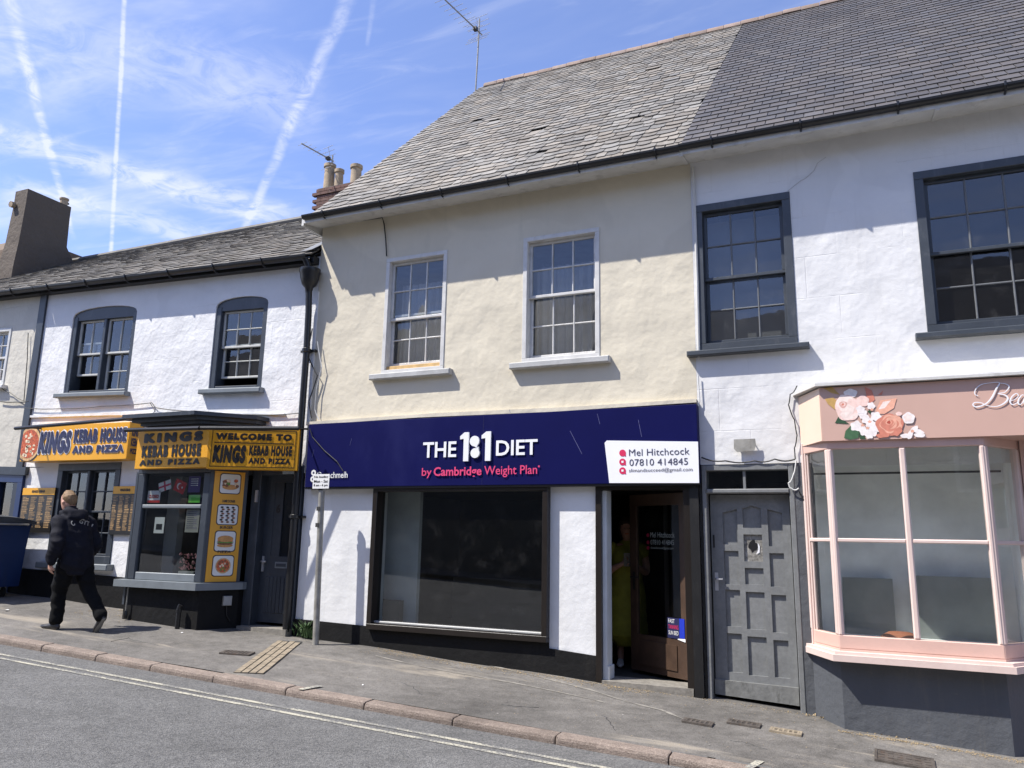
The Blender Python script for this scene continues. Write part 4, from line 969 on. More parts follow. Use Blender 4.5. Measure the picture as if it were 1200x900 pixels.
# cables strung under the eaves and along the ledge
def cable(parent, pts, r=.007, m_='cable_black', Y=-.03, name='cable', seg=5):
    P3 = [PY(x, y, Y if len(q) == 0 else q[0]) for x, y, *q in pts]; out = []
    for i in range(len(P3)-1):
        for k in range(seg): 
            t = k/seg; s = t*t*(3-2*t); out.append(P3[i].lerp(P3[i+1], t)+Vector((0, 0, -.012*sin(pi*t))))
    out.append(P3[-1]); return MB().tube(out, r, 5).build(name, m_, parent)
cable(kebab, [(28, 478), (70, 479), (120, 476), (178, 472), (184, 478), (230, 482), (300, 486), (352, 484)])
cable(kebab, [(176, 472), (182, 480), (178, 486)], .006); cable(kebab, [(366, 385), (360, 415), (372, 440), (362, 470), (365, 490)], .008, 'cable_black', -.05)
cable(kebab, [(372, 400), (377, 430), (371, 455), (369, 480), (374, 492)], .007, 'cable_white', -.05)

# ================================================================== the house at the left edge
fz = lambda x: SH*(-6.6-x)
far = thing('house', (-16, 0, G(-16, 0)), 'weathered off-white house at the left edge with a big rendered chimney', 'building', 'terraced shop buildings along the street')
fw0 = PY(-28, 420).x; fw1 = PY(9, 420).x
fwz = (PY(0, 452).z-fz(fw1), PY(0, 386).z-fz(fw1)); fdoor = (PY(-40, 600).x, PY(24, 600).x, .3, PY(10, 552).z-fz(-13)-.05)
wall('wall', -24, KL-.004, -.5, 5.80, [(fw0, fw1, *fwz), (fdoor[0], fdoor[1], -.3, fdoor[3])], 'stone_white_render', far, T=TK, y=.003)
window(far, fw0, fw1, fwz[0], fwz[1], .06, .05, 'window_white', 'window_white', 3, 2, 2, T=TK)
room('upper_room', fw0-.4, fw1+.4, .28, 2.6, 3.5, 5.6, 'room_dark', far, TK)
ff = MB(TK); bars(ff, fdoor[0], fdoor[1], .1, fdoor[3], -.04, .1, .12); ffo = ff.build('shop_window', 'blue_shopfront', far)
MB(TK).box((fdoor[0]+fdoor[1])/2-.04, (fdoor[0]+fdoor[1])/2+.04, -.03, .09, .2, fdoor[3]-.12).build('mullion', 'blue_shopfront', ffo)
MB(TK).box(fdoor[0], fdoor[1], -.02, .05, .2, 1.0).build('stall_riser', 'blue_shopfront', ffo); pane(ffo, fdoor[0]+.12, fdoor[1]-.12, 1.0, fdoor[3]-.12, .05, 'shop_glass', TK, 0)
MB(TK).box(fdoor[0]-.2, fdoor[1]+.06, -.06, .02, fdoor[3]+.001, fdoor[3]+.13).build('lintel_board', 'kebab_grey_paint', far)
room('shop_room', fdoor[0]-.3, fdoor[1]+.1, .28, 2.6, .5, 2.9, 'room_dark', far, TK)
MB(TK).box(KL-.12, KL+.035, -.035, .02, .2, 5.74).build('corner_strip', 'kebab_grey_paint', far)
froof = kslab(-24, KL).build('roof', 'roof_underlay', far, recalc=False)
slated_mass(froof, -23.5, KL-.01, .15, .14, .26, 'grey_tile')
gutter(far, -24, KL-.01, KEY-.06, KEZ-.04, .062, TK); MB(TK).box(-24, KL-.01, -.12, -.0, KEZ-.12, KEZ-.02).build('eave_board', 'black_paint', far)
cY = 1.6; c0 = PY(33, 221, cY); cx1 = c0.x; cx0 = PY(20, 226, cY).x-.05; cyb = PX(84, 240, cx1).y; ctop = c0.z
ch = MB(); ch.rings([[(cx0-g, cY-g, z), (cx1+g*.3, cY-g, z), (cx1+g*.3, cyb+g, z), (cx0-g, cyb+g, z)] for g, z in ((.10, 6.0), (.08, 7.4), (.03, 8.0), (0, ctop-.3), (0, ctop))])
chim = ch.build('chimney', 'chimney_render', froof); chim['label'] = 'tall slab-like rendered chimney stack'
MB().add([(cx0, cyb, 7.0), (cx1+.01, cyb, 7.0), (cx0, cyb, 8.25), (cx1+.01, cyb, 8.25), (cx0, cyb+.75, 7.2), (cx1+.01, cyb+.75, 7.2)], [(2,3,5,4), (1,3,5), (0,2,4)]).build('chimney_shoulder', 'chimney_render', froof)
MB().lathe((cx1-.1, cyb-.12, ctop), [(.09, -.2), (.08, .12), (.1, .14), (.1, .17), (.05, .17)], 10).build('cowl', 'clay_pot', froof); MB().tube([(cx1-.1, cY+.9, ctop+.16), (cx1-.1, cyb, ctop+.08)], .02, 6).build('cowl_bar', 'black_iron', froof)
MB().tube([(cx0+.05, cY-.02, ctop-.33), (cx0+.05, cY-.10, ctop-.34)], .07, 8).build('flue_stub', 'clay_pot', froof)
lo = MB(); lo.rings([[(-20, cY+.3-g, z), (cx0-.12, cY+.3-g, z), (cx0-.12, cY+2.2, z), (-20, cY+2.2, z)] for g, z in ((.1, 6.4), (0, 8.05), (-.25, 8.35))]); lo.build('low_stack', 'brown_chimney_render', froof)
cable(far, [(2, 455, -.03), (12, 460, -.03), (28, 470, -.03), (32, 420, -.03), (33, 390, -.03)], .007); cable(far, [(0, 470, -.03), (20, 471, -.03), (34, 470, -.03)], .01)

# ================================================================== the brick stack behind
st0, st1 = PY(371, 230, 4.6), PY(434, 225, 4.6)
stack = thing('chimney_stack', (st0.x+.6, 4.8, 6), 'small red brick chimney stack with clay pots behind the slate roof', 'chimney')
sz = PY(385, 217, 4.6).z; x0_, x1_ = st0.x, PY(398, 225, 4.6).x+.55
z = 7.2; course = 0
bk = MB().box(x0_+.012, x1_-.012, 4.612, 5.09, 6.0, sz-.03); bk.build('core', 'room_floor', stack)
bm_ = bpy.data.meshes.new('brick'); tmp = MB().box(-.107, .107, -.05, .05, -.032, .032); bm_.from_pydata([tuple(v) for v in tmp.v], [], tmp.f); bm_.materials.append(MATS['brick_red'])
while z < sz-.02:
    pr = .0 if z < sz-.22 else (.025 if z < sz-.08 else .0); x = x0_+(.0 if course % 2 else -.11)
    while x < x1_-.05:
        o = link('brick', bm_, stack); o.location = Vector((x+.11, 4.65-pr, z))-stack.location; x += .22
    for yy in (4.78, 5.0):
        o = link('brick', bm_, stack); o.rotation_euler.z = pi/2; o.location = Vector((x1_-.03+pr, yy, z))-stack.location
        o = link('brick', bm_, stack); o.rotation_euler.z = pi/2; o.location = Vector((x0_+.03-pr, yy, z))-stack.location
    z += .075; course += 1
for px_, pyt, r in ((387, 193, .125), (398, 199, .10), (418, 194, .125)):
    p = PY(px_, pyt, 4.85); h = p.z-sz+.05
    MB().lathe((p.x, 4.85, sz-.05), [(r*1.1, 0), (r*1.05, .05), (r, .1), (r*.92, h-.1), (r*1.12, h-.08), (r*1.12, h-.01), (r*.98, h), (r*.8, h), (r*.75, h-.15)], 14).build('chimney_pot', 'clay_pot', stack, smooth=True)

# ================================================================== aerials
def aerial(base, top, a, b, nel, el, label, reflector):
    root = thing('television_aerial', base, label, 'aerial', 'television aerials on the roofs')
    MB().tube([base, base.lerp(top, .5)+Vector((.004, 0, 0)), top], .016, 8).build('mast', 'galvanised', root)
    MB().tube([a, b], .014, 6).build('boom', 'galvanised', root)
    d = (b-a).normalized(); n = d.cross(Vector((0, 0, 1))).normalized(); u = n.cross(d)
    for k in range(nel):
        p = a.lerp(b, (k+.3)/nel); l = el*(1-.25*k/nel)
        MB().tube([p-n*l/2+u*.01, p+n*l/2+u*.01], .005, 5).build('element', 'aluminium', root)
    rb = a.lerp(b, reflector)
    for s in (-1, 1):
        mb = MB()
        for k in range(3): q = rb+u*s*(.10+.08*k)-d*(.05*k); mb.tube([q-n*el*.55, q+n*el*.55], .005, 5)
        mb.tube([rb, rb+u*s*.28-d*.1], .006, 5); mb.build('reflector', 'aluminium', root)
    q = a.lerp(b, reflector+(-.08 if reflector > .5 else .08)); MB().box(q.x-.04, q.x+.04, q.y-.05, q.y+.05, q.z-.04, q.z+.03).build('dipole_box', 'black_iron', root)
    return root
ab = PY(557, 112, RY-.02); at = PY(562, 22, RY-.02)
def level(px, py, z): d = ray(px, py); return CAM+d*((z-CAM.z)/d.z)
be = PY(565, 41, RY+.05)
aerial(ab, at, level(508, -13, be.z-.05), be, 11, .5, 'tall television aerial on a mast at the left end of the slate ridge', .93)
p0 = PY(388, 200, 4.8); be = PY(391, 189, 4.9)
aerial(p0, PY(390, 182, 4.8), level(353, 168, be.z+.02), be, 7, .3, 'small tilted television aerial on the clay chimney pots', .9)

# ================================================================== navy shop sign
SY = -.12
b = px_box((362, 501), (818, 566.5), SY); NX0, NX1 = -6.50, -1.455; NZ0, NZ1 = 2.605, 3.43
navy = thing('fascia_sign', (-4, SY, NZ0), 'long navy blue fascia sign with white and pink lettering above the empty shop window', 'sign')
MB().bbox(NX0, NX1, SY, .0, NZ0, NZ1, .004).build('board', 'navy_sign', navy)
MB().box(NX0, NX1, SY+.01, .0, NZ0-.022, NZ0-.0005).build('bottom_trim', 'ink_black', navy)
MB().box(-3.95, -3.947, SY-.0012, SY, NZ0+.005, NZ1-.005).build('panel_joint', 'ink_navy', navy)
LY = SY-.012
text('lettering', 'THE', tbox(496, 535, 518.5, 536.5, LY), LY, 'sign_white', navy, bold=.018)
text('lettering', 'DIET', tbox(581.5, 630, 516.3, 534, LY), LY, 'sign_white', navy, bold=.018)
def solid_one(a_, b_):
    x0, x1, z0, z1 = px_box(a_, b_, LY); w = x1-x0
    MB().prism([(x0+w*.42, z0), (x1, z0), (x1, z1), (x0+w*.5, z1), (x0, z1-(z1-z0)*.13), (x0, z1-(z1-z0)*.24), (x0+w*.42, z1-(z1-z0)*.22)], LY-.012, SY).build('lettering', 'sign_white', navy)
solid_one((540, 507), (549, 540.5)); solid_one((565, 506), (575, 540))
for cx_, cy_ in ((556.5, 517), (557, 531)):
    p = PY(cx_, cy_, LY); r = .062 if cy_ < 520 else .058
    k = 20; pts = [(p.x+r*cos(2*pi*i/k), p.z+r*sin(2*pi*i/k)) for i in range(k)]
    t = 12 if cy_ < 520 else 8; pts[16 if cy_ < 520 else 3] = (p.x+(.03 if cy_ < 520 else .045), p.z+(-r*1.35 if cy_ < 520 else r*1.3))
    MB().prism(pts, LY-.012, SY).build('bubble_mark', 'sign_white', navy)
text('lettering', 'by', tbox(494.5, 506, 548.5, 560.5, LY), LY, 'pink_print', navy, bold=.008)
text('lettering', 'Cambridge', tbox(508.5, 564.5, 547.5, 561, LY), LY, 'pink_print', navy, bold=.022)
text('lettering', 'Weight Plan', tbox(567.5, 629.5, 546.2, 559.6, LY), LY, 'pink_print', navy, bold=.008)
MB().disc(PY(631.5, 546.5, LY).x, PY(631.5, 546.5, LY).z, .012, LY, 10).build('lettering', 'pink_print', navy)
text('lettering', '@coachmelh', px_box((371, 553), (407, 562), LY), LY, 'off_white', navy, bold=.012)
for cx_, cy_ in ((367.5, 554), (366.5, 561.5)):
    p = PY(cx_, cy_, LY); MB().disc(p.x, p.z, .038, LY, 16).build('icon', 'off_white', navy, recalc=False); MB().disc(p.x, p.z, .014, LY-.002, 10).build('icon_mark', 'ink_navy', navy, recalc=False)
# scratches on the panel
for i, (xa, ya, xb, yb) in enumerate(((668, 505, 682, 532), (700, 485, 703, 497), (748, 492, 752, 512), (412, 514, 410, 522), (366, 535, 368, 527), (597, 480, 598, 484))):
    MB().tube([PY(xa, ya, SY-.0005), PY(xb, yb, SY-.0005)], .0022, 4).build('scratch', mat('scratch_grey', (.16, .16, .30), .6), navy)
cbx = [PY(*p, SY-.02) for p in ((363, 502), (366, 512), (380, 528), (395, 541), (402, 552))]; MB().tube(cbx, .006, 5).build('trailing_wire', 'cable_black', navy)
# white contact panel
CY_ = SY-.006; q = [PY(*p, CY_) for p in ((708.5, 519), (711, 516.2), (818, 517.5), (819, 566), (714, 566))]
q[3].x = q[2].x = NX1+.004
pan = MB().prism([(p.x, p.z) for p in q], CY_, SY).build('contact_panel', 'sign_white', navy)
for body, a_, b_, mm in (('Mel Hitchcock', (737, 808), (526.6, 534.4), 'ink_grey'), ('07810 414845', (737.5, 806), (538.2, 546), 'ink_grey'), ('slimandsucceed@gmail.com', (737, 811.5), (549, 554.6), 'ink_grey')):
    text('lettering', body, tbox(*a_, *b_, CY_-.003), CY_-.003, mm, pan, bold=.0, spacing=1.02)
for cy_, in ((530.8,), (541.3,), (551.6,)):
    p = PY(729.5, cy_, CY_-.003); r = .037; k = 18; pts = [(p.x+r*cos(2*pi*i/k), p.z+r*sin(2*pi*i/k)) for i in range(k)]; pts[16] = (p.x+r*1.0, p.z-r*1.1)
    MB().poly(pts, CY_-.003).build('bubble_icon', 'magenta_print', pan, recalc=False)
    if cy_ > 535: MB().box(p.x-.012, p.x+.012, CY_-.005, CY_-.004, p.z-.010, p.z+.012).build('icon_mark', 'sign_white', pan)

# ================================================================== takeaway signs
def yellow_board(name, x0, x1, z0, z1, y, root, T=None, m_='kebab_yellow', depth=.16):
    return MB(T).bbox(x0, x1, y, y+depth, z0, z1, .004).build(name, m_, root)
def outlined(body, box_, y, root, T=None, bold=.02, shear=0.0, halo=.055, sp=1.0, dark='ink_navy', light='sign_white'):
    if light:
        x0, x1, z0, z1 = box_; g = (z1-z0)*.05; text('lettering_outline', body, (x0-g, x1+g, z0-g, z1+g), y, light, root, T, bold+halo, shear, spacing=sp)
    return text('lettering', body, box_, y-.006, dark, root, T, bold, shear, spacing=sp)
Y1 = -.25
bx = px_box((28, 504), (147, 541), Y1); lx0, lx1 = bx[0], bx[1]; lz0 = PY(90, 540, Y1).z; lz1 = PY(90, 498, Y1).z
s1 = thing('shop_sign', (lx0, Y1, lz0), 'yellow takeaway sign with a pizza picture above the left window', 'sign', 'yellow takeaway signs')
def TS(x, y, z): return (x, y, z+.008*(lx1-x))
MB(TS).bbox(lx0, lx1, Y1, .0, lz0, lz1, .004).build('board', 'kebab_yellow', s1)
W_ = lx1-lx0; H_ = lz1-lz0
pcx, pcz, pr_ = lx0+W_*.075, lz0+H_*.5, H_*.50
def clip_disc(name, r, y, m_, n=40):
    pts = [(max(lx0+.005, pcx+r*cos(2*pi*i/n)), min(max(pcz+r*sin(2*pi*i/n), lz0+.004), lz1-.004)) for i in range(n)]
    return MB(TS).poly(pts, y).build(name, m_, s1, recalc=False)
clip_disc('pizza_rim', pr_*1.07, Y1-.003, 'ink_black'); clip_disc('pizza_crust', pr_*.98, Y1-.005, mat('print_crust', (.62, .38, .17), .5, .4, 25))
clip_disc('pizza_sauce', pr_*.82, Y1-.007, mat('print_sauce', (.50, .10, .03), .5, .6, 30))
random.seed(3); tp_ = MB(TS)
for i in range(26):
    a_ = random.uniform(0, 6.28); r = pr_*.72*sqrt(random.random()); x = pcx+r*cos(a_)
    if x > lx0+.06: tp_.disc(x, pcz+r*sin(a_), random.uniform(.018, .04), Y1-.009, 7, random.uniform(.012, .03), a_)
tp_.build('pizza_topping', mat('print_topping', (.75, .60, .42), .5, .6, 40), s1, recalc=False)
fx = lambda f: lx0+W_*f; fzv = lambda f: lz0+H_*f
outlined('KINGS', (fx(.175), fx(.485), fzv(.20), fzv(.84)), Y1-.004, s1, TS, .075, .12, .045, 1.18)
outlined('KEBAB HOUSE', (fx(.51), fx(.985), fzv(.47), fzv(.86)), Y1-.004, s1, TS, .075, .0, .05, 1.25)
outlined('AND PIZZA', (fx(.51), fx(.975), fzv(.19), fzv(.40)), Y1-.004, s1, TS, .08, .0, .06, 1.3)
TR = lambda s, y, z: TS(lx1-y, Y1+s, z)          # right return of the box
MB(TR).box(.0, .23, -.006, .0, lz0+.01, lz1-.01).build('return_panel', 'kebab_yellow', s1)
for body, a_, b_ in (('KINGS', .62, .84), ('KEBAB', .36, .58), ('PIZZA', .16, .30)): text('return_lettering', body, (.05, .20, fzv(a_), fzv(b_)), -.009, 'ink_navy', s1, TR, .05)
# bay sign, front
Y2 = -.68
bz1, bz0 = PY(200, 503, Y2).z, PY(200, 548.5, Y2).z; b0, b1 = PY(160, 525, Y2).x, PY(244, 525, Y2).x
s2 = thing('shop_sign', (b0, Y2, bz0), 'yellow takeaway sign with three lines of black letters over the bay window', 'sign', 'yellow takeaway signs')
MB().bbox(b0, b1, Y2, -.5, bz0, bz1, .004).build('board', 'kebab_yellow_shaded', s2)
W_ = b1-b0; H_ = bz1-bz0; fx = lambda f: b0+W_*f; fzv = lambda f: bz0+H_*f
text('lettering', 'KINGS', (fx(.10), fx(.92), fzv(.66), fzv(.92)), Y2-.004, 'ink_black', s2, bold=.10, spacing=1.5)
text('lettering', 'KEBAB HOUSE', (fx(.09), fx(.91), fzv(.28), fzv(.60)), Y2-.004, 'ink_black', s2, bold=.085, spacing=1.3)
text('lettering', 'AND PIZZA', (fx(.07), fx(.91), fzv(.08), fzv(.23)), Y2-.004, 'ink_black', s2, bold=.09, spacing=1.5)
# welcome sign, angled back towards the door
wA, wB = Vector((b1+.004, Y2)), Vector((-6.60, -.17)); T3, L3 = face_T(wA, wB)
s3 = thing('shop_sign', (wA.x, wA.y, bz0), 'yellow takeaway sign with a black border over the grey takeaway door', 'sign', 'yellow takeaway signs')
z30, z31 = bz0-.02, bz1-.0
MB(T3).bbox(.0, L3, .0, .12, z30, z31, .004).build('board', 'kebab_yellow_shaded', s3)
H_ = z31-z30; fzv = lambda f: z30+H_*f; fx = lambda f: L3*f
bd = MB(T3)
for q in ((.03, .965, .935, .95), (.03, .965, .055, .07), (.03, .036, .07, .935), (.959, .965, .07, .935), (.06, .94, .625, .645)): bd.box(fx(q[0]), fx(q[1]), -.004, .0, fzv(q[2]), fzv(q[3]))
bd.build('border', 'ink_black', s3)
text('lettering', 'WELCOME TO', (fx(.07), fx(.92), fzv(.70), fzv(.87)), -.005, 'ink_black', s3, T3, .085, spacing=1.25)
text('lettering', 'KINGS', (fx(.055), fx(.42), fzv(.14), fzv(.58)), -.005, 'ink_black', s3, T3, .085, .12, spacing=1.2)
text('lettering', 'KEBAB HOUSE', (fx(.455), fx(.93), fzv(.33), fzv(.58)), -.005, 'ink_black', s3, T3, .075, spacing=1.25)
text('lettering', 'AND PIZZA', (fx(.455), fx(.92), fzv(.14), fzv(.28)), -.005, 'ink_black', s3, T3, .08, spacing=1.3)
# black light bars over the signs
def light_bar(a_, b_, label, posts):
    r = thing('light_bar', a_, label, 'light bar', 'black light bars over the takeaway signs')
    MB().tube([a_, b_], .028, 8).build('tube', 'black_iron', r)
    for f, yy in posts:
        p = a_.lerp(b_, f); MB().tube([p, Vector((p.x, yy, p.z+.04))], .014, 6).build('bracket', 'black_iron', r)
light_bar(PY(18, 502, -.5), PY(146, 491, -.5), 'black light bar over the takeaway pizza sign on the left', ((.1, .0), (.95, .0)))
light_bar(PY(147, 504, -.86), PY(234, 501.5, -.86), 'black light bar over the three-line bay sign', ((.1, -.5), (.9, -.5)))
light_bar(PY(235, 501.5, -.86), PY(350, 502, -.36), 'black light bar over the bordered sign by the downpipe', ((.1, -.6), (.9, -.05)))
# menu boards
def menu(a_, b_, label):
    x0, x1, z0, z1 = px_box(a_, b_, -.03); r = thing('menu_board', (x0, -.03, z0), label, 'menu board', 'takeaway menu boards')
    MB().bbox(x0, x1, -.035, .004, z0, z1, .003).build('panel', 'menu_black', r)
    MB().box(x0, x1, -.040, -.0355, z1-.11, z1).build('header', 'kebab_yellow', r)
    text('header_lettering', 'KINGS KEBAB', (x0+(x1-x0)*.3, x0+(x1-x0)*.7, z1-.075, z1-.035), -.043, 'ink_black', r, bold=.04)
    mb = MB(); n = 4
    for c in range(n):
        z = z1-.14
        while z > z0+.06:
            xa = x0+(x1-x0)*(c+.12)/n; w = (x1-x0)/n*random.uniform(.45, .78); hh = random.choice((.008, .008, .012, .02)); mb.quad((xa, -.0365, z-hh), (xa+w, -.0365, z-hh), (xa+w, -.0365, z), (xa, -.0365, z)); z -= hh+random.uniform(.006, .014)
    mb.build('menu_print', 'menu_ink', r)
menu((28, 572), (58.5, 624), 'black menu board with yellow header beside the blue bin'); menu((134, 570), (156, 627), 'black menu board with yellow header beside the bay window')
# strip of food pictures on the angled side of the bay
r = thing('picture_strip', (kB.x, kB.y, kZ0), 'tall yellow strip with four food pictures beside the takeaway door', 'sign')
pz0, pz1 = kZ0+.04, bz0-.03; y0 = -.012
MB(T2).bbox(.05, L2-.05, y0, -.001, pz0, pz1, .002).build('panel', 'kebab_yellow_shaded', r)
def rrect(x0, x1, z0, z1, rr, n=5):
    out = []
    for cx_, cz_, a0 in ((x1-rr, z1-rr, 0), (x0+rr, z1-rr, 90), (x0+rr, z0+rr, 180), (x1-rr, z0+rr, 270)):
        out += [(cx_+rr*cos(radians(a0+90*k/n)), cz_+rr*sin(radians(a0+90*k/n))) for k in range(n+1)]
    return out
HH = pz1-pz0; PX0, PX1 = .13, L2-.11; mid = (PX0+PX1)/2
pic_z = [.80, .515, .275, .055]; words = [None, 'LAMB DONER', 'BURGER', 'PIZZA']
brown = mat('print_brown', (.20, .075, .03), .5, .4, 40); bun = mat('print_bun', (.55, .27, .08), .5, .2, 30); green = mat('print_green', (.12, .27, .04), .5, .4, 40)
for i, f in enumerate(pic_z):
    z0 = pz0+HH*f; z1 = z0+HH*.175; cz_ = (z0+z1)/2; pw = PX1-PX0
    MB(T2).poly(rrect(PX0-.012, PX1+.012, z0-.012, z1+.012, .04), y0-.001).build('picture_border', 'ink_black', r, recalc=False)
    pic = MB(T2).poly(rrect(PX0, PX1, z0, z1, .035), y0-.003).build('picture', 'off_white', r, recalc=False)
    if words[i]: text('caption', words[i], (mid-pw*.33, mid+pw*.33, z1+.035, z1+.07), y0-.003, 'ink_black', r, T2, .03)
    if i == 0:
        MB(T2).disc(mid, cz_-.045, pw*.40, y0-.005, 18, .035).build('picture_food', bun, r, recalc=False)
        for k in range(16): MB(T2).disc(mid+random.uniform(-.36, .36)*pw, cz_+random.uniform(-.03, .05), random.uniform(.02, .04), y0-.006-.0004*k, 7, random.uniform(.012, .025), k).build('picture_food', random.choice((brown, green, 'print_sauce', 'print_topping')), r, recalc=False)
    if i == 1:
        for k in (-1, 0, 1):
            for j in range(8): MB(T2).disc(mid+k*pw*.28+.008*(-1)**j, z0+.03+(z1-z0-.06)*j/7, .022, y0-.005, 6, .014, j).build('picture_food', 'ink_black' if j % 2 else brown, r, recalc=False)
    if i == 2:
        for (dz_, rx, rz_, mm) in ((-.055, .40, .024, bun), (-.03, .40, .018, brown), (-.012, .43, .013, green), (.004, .41, .012, 'print_sauce'), (.03, .40, .042, bun)): MB(T2).disc(mid, cz_+dz_, pw*rx, y0-.005-.0006*(dz_+.06)*20, 18, rz_).build('picture_food', mm, r, recalc=False)
    if i == 3:
        MB(T2).disc(mid, cz_, pw*.38, y0-.005, 22, .098).build('picture_food', 'print_crust', r, recalc=False); MB(T2).disc(mid, cz_, pw*.32, y0-.006, 22, .083).build('picture_food', 'print_sauce', r, recalc=False)
        for k in range(12): MB(T2).disc(mid+.25*pw*cos(k*2.4)*sqrt(k/12), cz_+.07*sin(k*2.4)*sqrt(k/12), .014, y0-.0075, 7).build('picture_food', random.choice(('print_topping', green, brown)), r, recalc=False)
# things stuck inside the bay window: each a sticker of its own
def sticker(name, a_, b_, m_, label, cat, extra=None, ang=0.0, Y=-.50):
    x0, x1, z0, z1 = px_box(a_, b_, Y); c = Vector(((x0+x1)/2, 0, (z0+z1)/2)); r = thing(name, (c.x, Y, c.z), label, cat)
    def T(x, y, z): return (c.x+x*cos(ang)-z*sin(ang), Y+y, c.z+x*sin(ang)+z*cos(ang))
    w, h = x1-x0, z1-z0; MB(T).box(-w/2, w/2, -.002, .0, -h/2, h/2).build('sheet', m_, r)
    if extra: extra(r, T, w, h)
    return r
def eng(r, T, w, h):
    MB(T).box(-w*.07, w*.07, -.004, -.0025, -h/2, h/2).build('red_cross', 'magenta_print', r); MB(T).box(-w/2, w/2, -.0052, -.0042, -h*.1, h*.1).build('red_cross', 'magenta_print', r)
def tur(r, T, w, h):
    MB(T).disc(-.01, 0, h*.27, -.004, 18).build('crescent', 'sign_white', r, recalc=False); MB(T).disc(.008, 0, h*.22, -.0055, 18).build('crescent_gap', 'flag_red', r, recalc=False); MB(T).disc(.05, 0, h*.1, -.0065, 5).build('star', 'sign_white', r, recalc=False)
mat('flag_red', (.52, .01, .012), .5, .05)
sticker('paper_flag', (187, 564), (200, 575), 'sign_white', 'small white flag with a red cross in the bay window', 'flag', eng, .25)
sticker('paper_flag', (205, 563), (217, 577), 'flag_red', 'small red flag with a white crescent and star in the bay window', 'flag', tur, -.35)
def closed(r, T, w, h):
    text('lettering', 'CLOSED', (-w*.42, w*.42, -h*.12, h*.16), -.004, 'flag_red', r, T, .04); MB(T).box(-w/2, w/2, -.004, -.0025, -h/2, -h*.3).build('red_band', 'flag_red', r)
sticker('closed_sign', (174, 575), (187, 589), 'sign_white', 'small white and red closed sign in the bay window', 'sign', closed)
def notice(r, T, w, h):
    MB(T).box(-w*.3, w*.3, -.004, -.0025, -h*.28, h*.08).build('photo', 'ink_black', r)
sticker('notice', (182, 606), (191.5, 625), 'off_white', 'white paper notice with a dark photo in the bay window', 'notice', notice)
def stk(r, T, w, h):
    for k in range(4): MB(T).box(-w*.3, w*.3, -.004, -.0025, h*(.3-.13*k), h*(.34-.13*k)).build('print_line', 'off_white', r)
sticker('sticker', (222, 558), (234, 577), mat('sticker_purple', (.06, .03, .18), .5), 'purple hygiene sticker in the bay window', 'sticker', stk)
sticker('sticker', (221.5, 580), (234, 589), mat('sticker_green', (.12, .50, .04), .5), 'bright green sticker under the purple one in the bay window', 'sticker')
def lines(r, T, w, h):
    for k in range(9): MB(T).box(-w*.4, w*random.uniform(.1, .4), -.004, -.0025, h*(.40-.09*k), h*(.425-.09*k)).build('print_line', 'ink_grey', r)
sticker('notice', (219, 597), (232, 624), mat('paper_grey', (.32, .31, .28), .7), 'grey printed notice at the right of the bay window', 'notice', lines)
fp = [(PY(213+3*k, 648+2*sin(k*2), -.42)) for k in range(7)]
pot = thing('flower_box', (fp[3].x, -.42, kZ0+.02), 'small box of pink flowers inside the takeaway bay window', 'flowers')
MB().box(fp[0].x, fp[-1].x, -.45, -.36, kZ0+.03, kZ0+.16).build('box', 'pale_bar_paint', pot)
fm = MB()
for k in range(60):
    x = random.uniform(fp[0].x, fp[-1].x); z = kZ0+.18+random.uniform(0, .20); y = random.uniform(-.45, -.37); s = random.uniform(.01, .022); fm.add([(x-s, y, z-s*.6), (x+s, y+.01, z-s*.4), (x+s*.5, y-.01, z+s), (x-s*.7, y, z+s*.7)], [(0,1,2,3)])
fm.build('blossom', mat('blossom_pink', (.55, .25, .27), .7, .5, 60), pot, kind='stuff')
MB().tube([(fp[1].x, -.4, kZ0+.1), (fp[1].x, -.4, kZ0+.32)], .004, 5).tube([(fp[4].x, -.4, kZ0+.1), (fp[4].x, -.4, kZ0+.3)], .004, 5).build('stems', 'weed_green', pot)

# ================================================================== pink fascia with the flowers
PFY = BY-.03
z0p, z1p = 2.955, 3.465
fx0 = PY(962, 480, PFY).x; wx0 = PY(937, 490, 0).x
pink = thing('fascia_sign', (fx0, PFY, z0p), 'pale pink fascia sign with painted roses and white script above the bay', 'sign')
MB().vprism([(wx0, .0), (fx0, PFY), (3.5, PFY), (3.5, .0)], z0p, z1p).build('board', 'pink_panel', pink)
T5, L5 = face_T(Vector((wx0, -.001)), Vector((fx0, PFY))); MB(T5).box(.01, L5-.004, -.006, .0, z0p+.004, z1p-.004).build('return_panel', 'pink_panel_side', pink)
FY_ = PFY-.003
def fpt(cx, cy):                       # position in the enlarged view of the flowers
    return PY(920+cx/6, 430+cy/6, FY_)
pet_mats = {k: mat('petal_'+k, c, .5, .12, 30) for k, c in dict(cream=(.86, .70, .63), blush=(.84, .60, .53), white=(.84, .77, .74), rose=(.62, .22, .15), deep=(.42, .08, .05), peach=(.78, .40, .28), ochre=(.52, .32, .10), green=(.055, .13, .06), dkgreen=(.03, .075, .035), pinkline=(.66, .38, .32)).items()}
LV = [0]
def blob(cx, cy, rx, ry, m_, ang=0, wav=.07, n=30, k=5, ph=0, nm='petal'):
    LV[0] += 1; c = fpt(cx, cy); s = (fpt(cx+60, cy)-c).length/60; pts = []
    for i in range(n):
        a_ = 2*pi*i/n; f = 1+wav*sin(k*a_+ph); x = rx*f*cos(a_); y = ry*f*sin(a_); pts.append((c.x+s*(x*cos(ang)-y*sin(ang)), c.z+s*(x*sin(ang)+y*cos(ang))))
    MB().poly(pts, FY_-.00012*LV[0]).build(nm, 'petal_'+m_, pink, recalc=False)
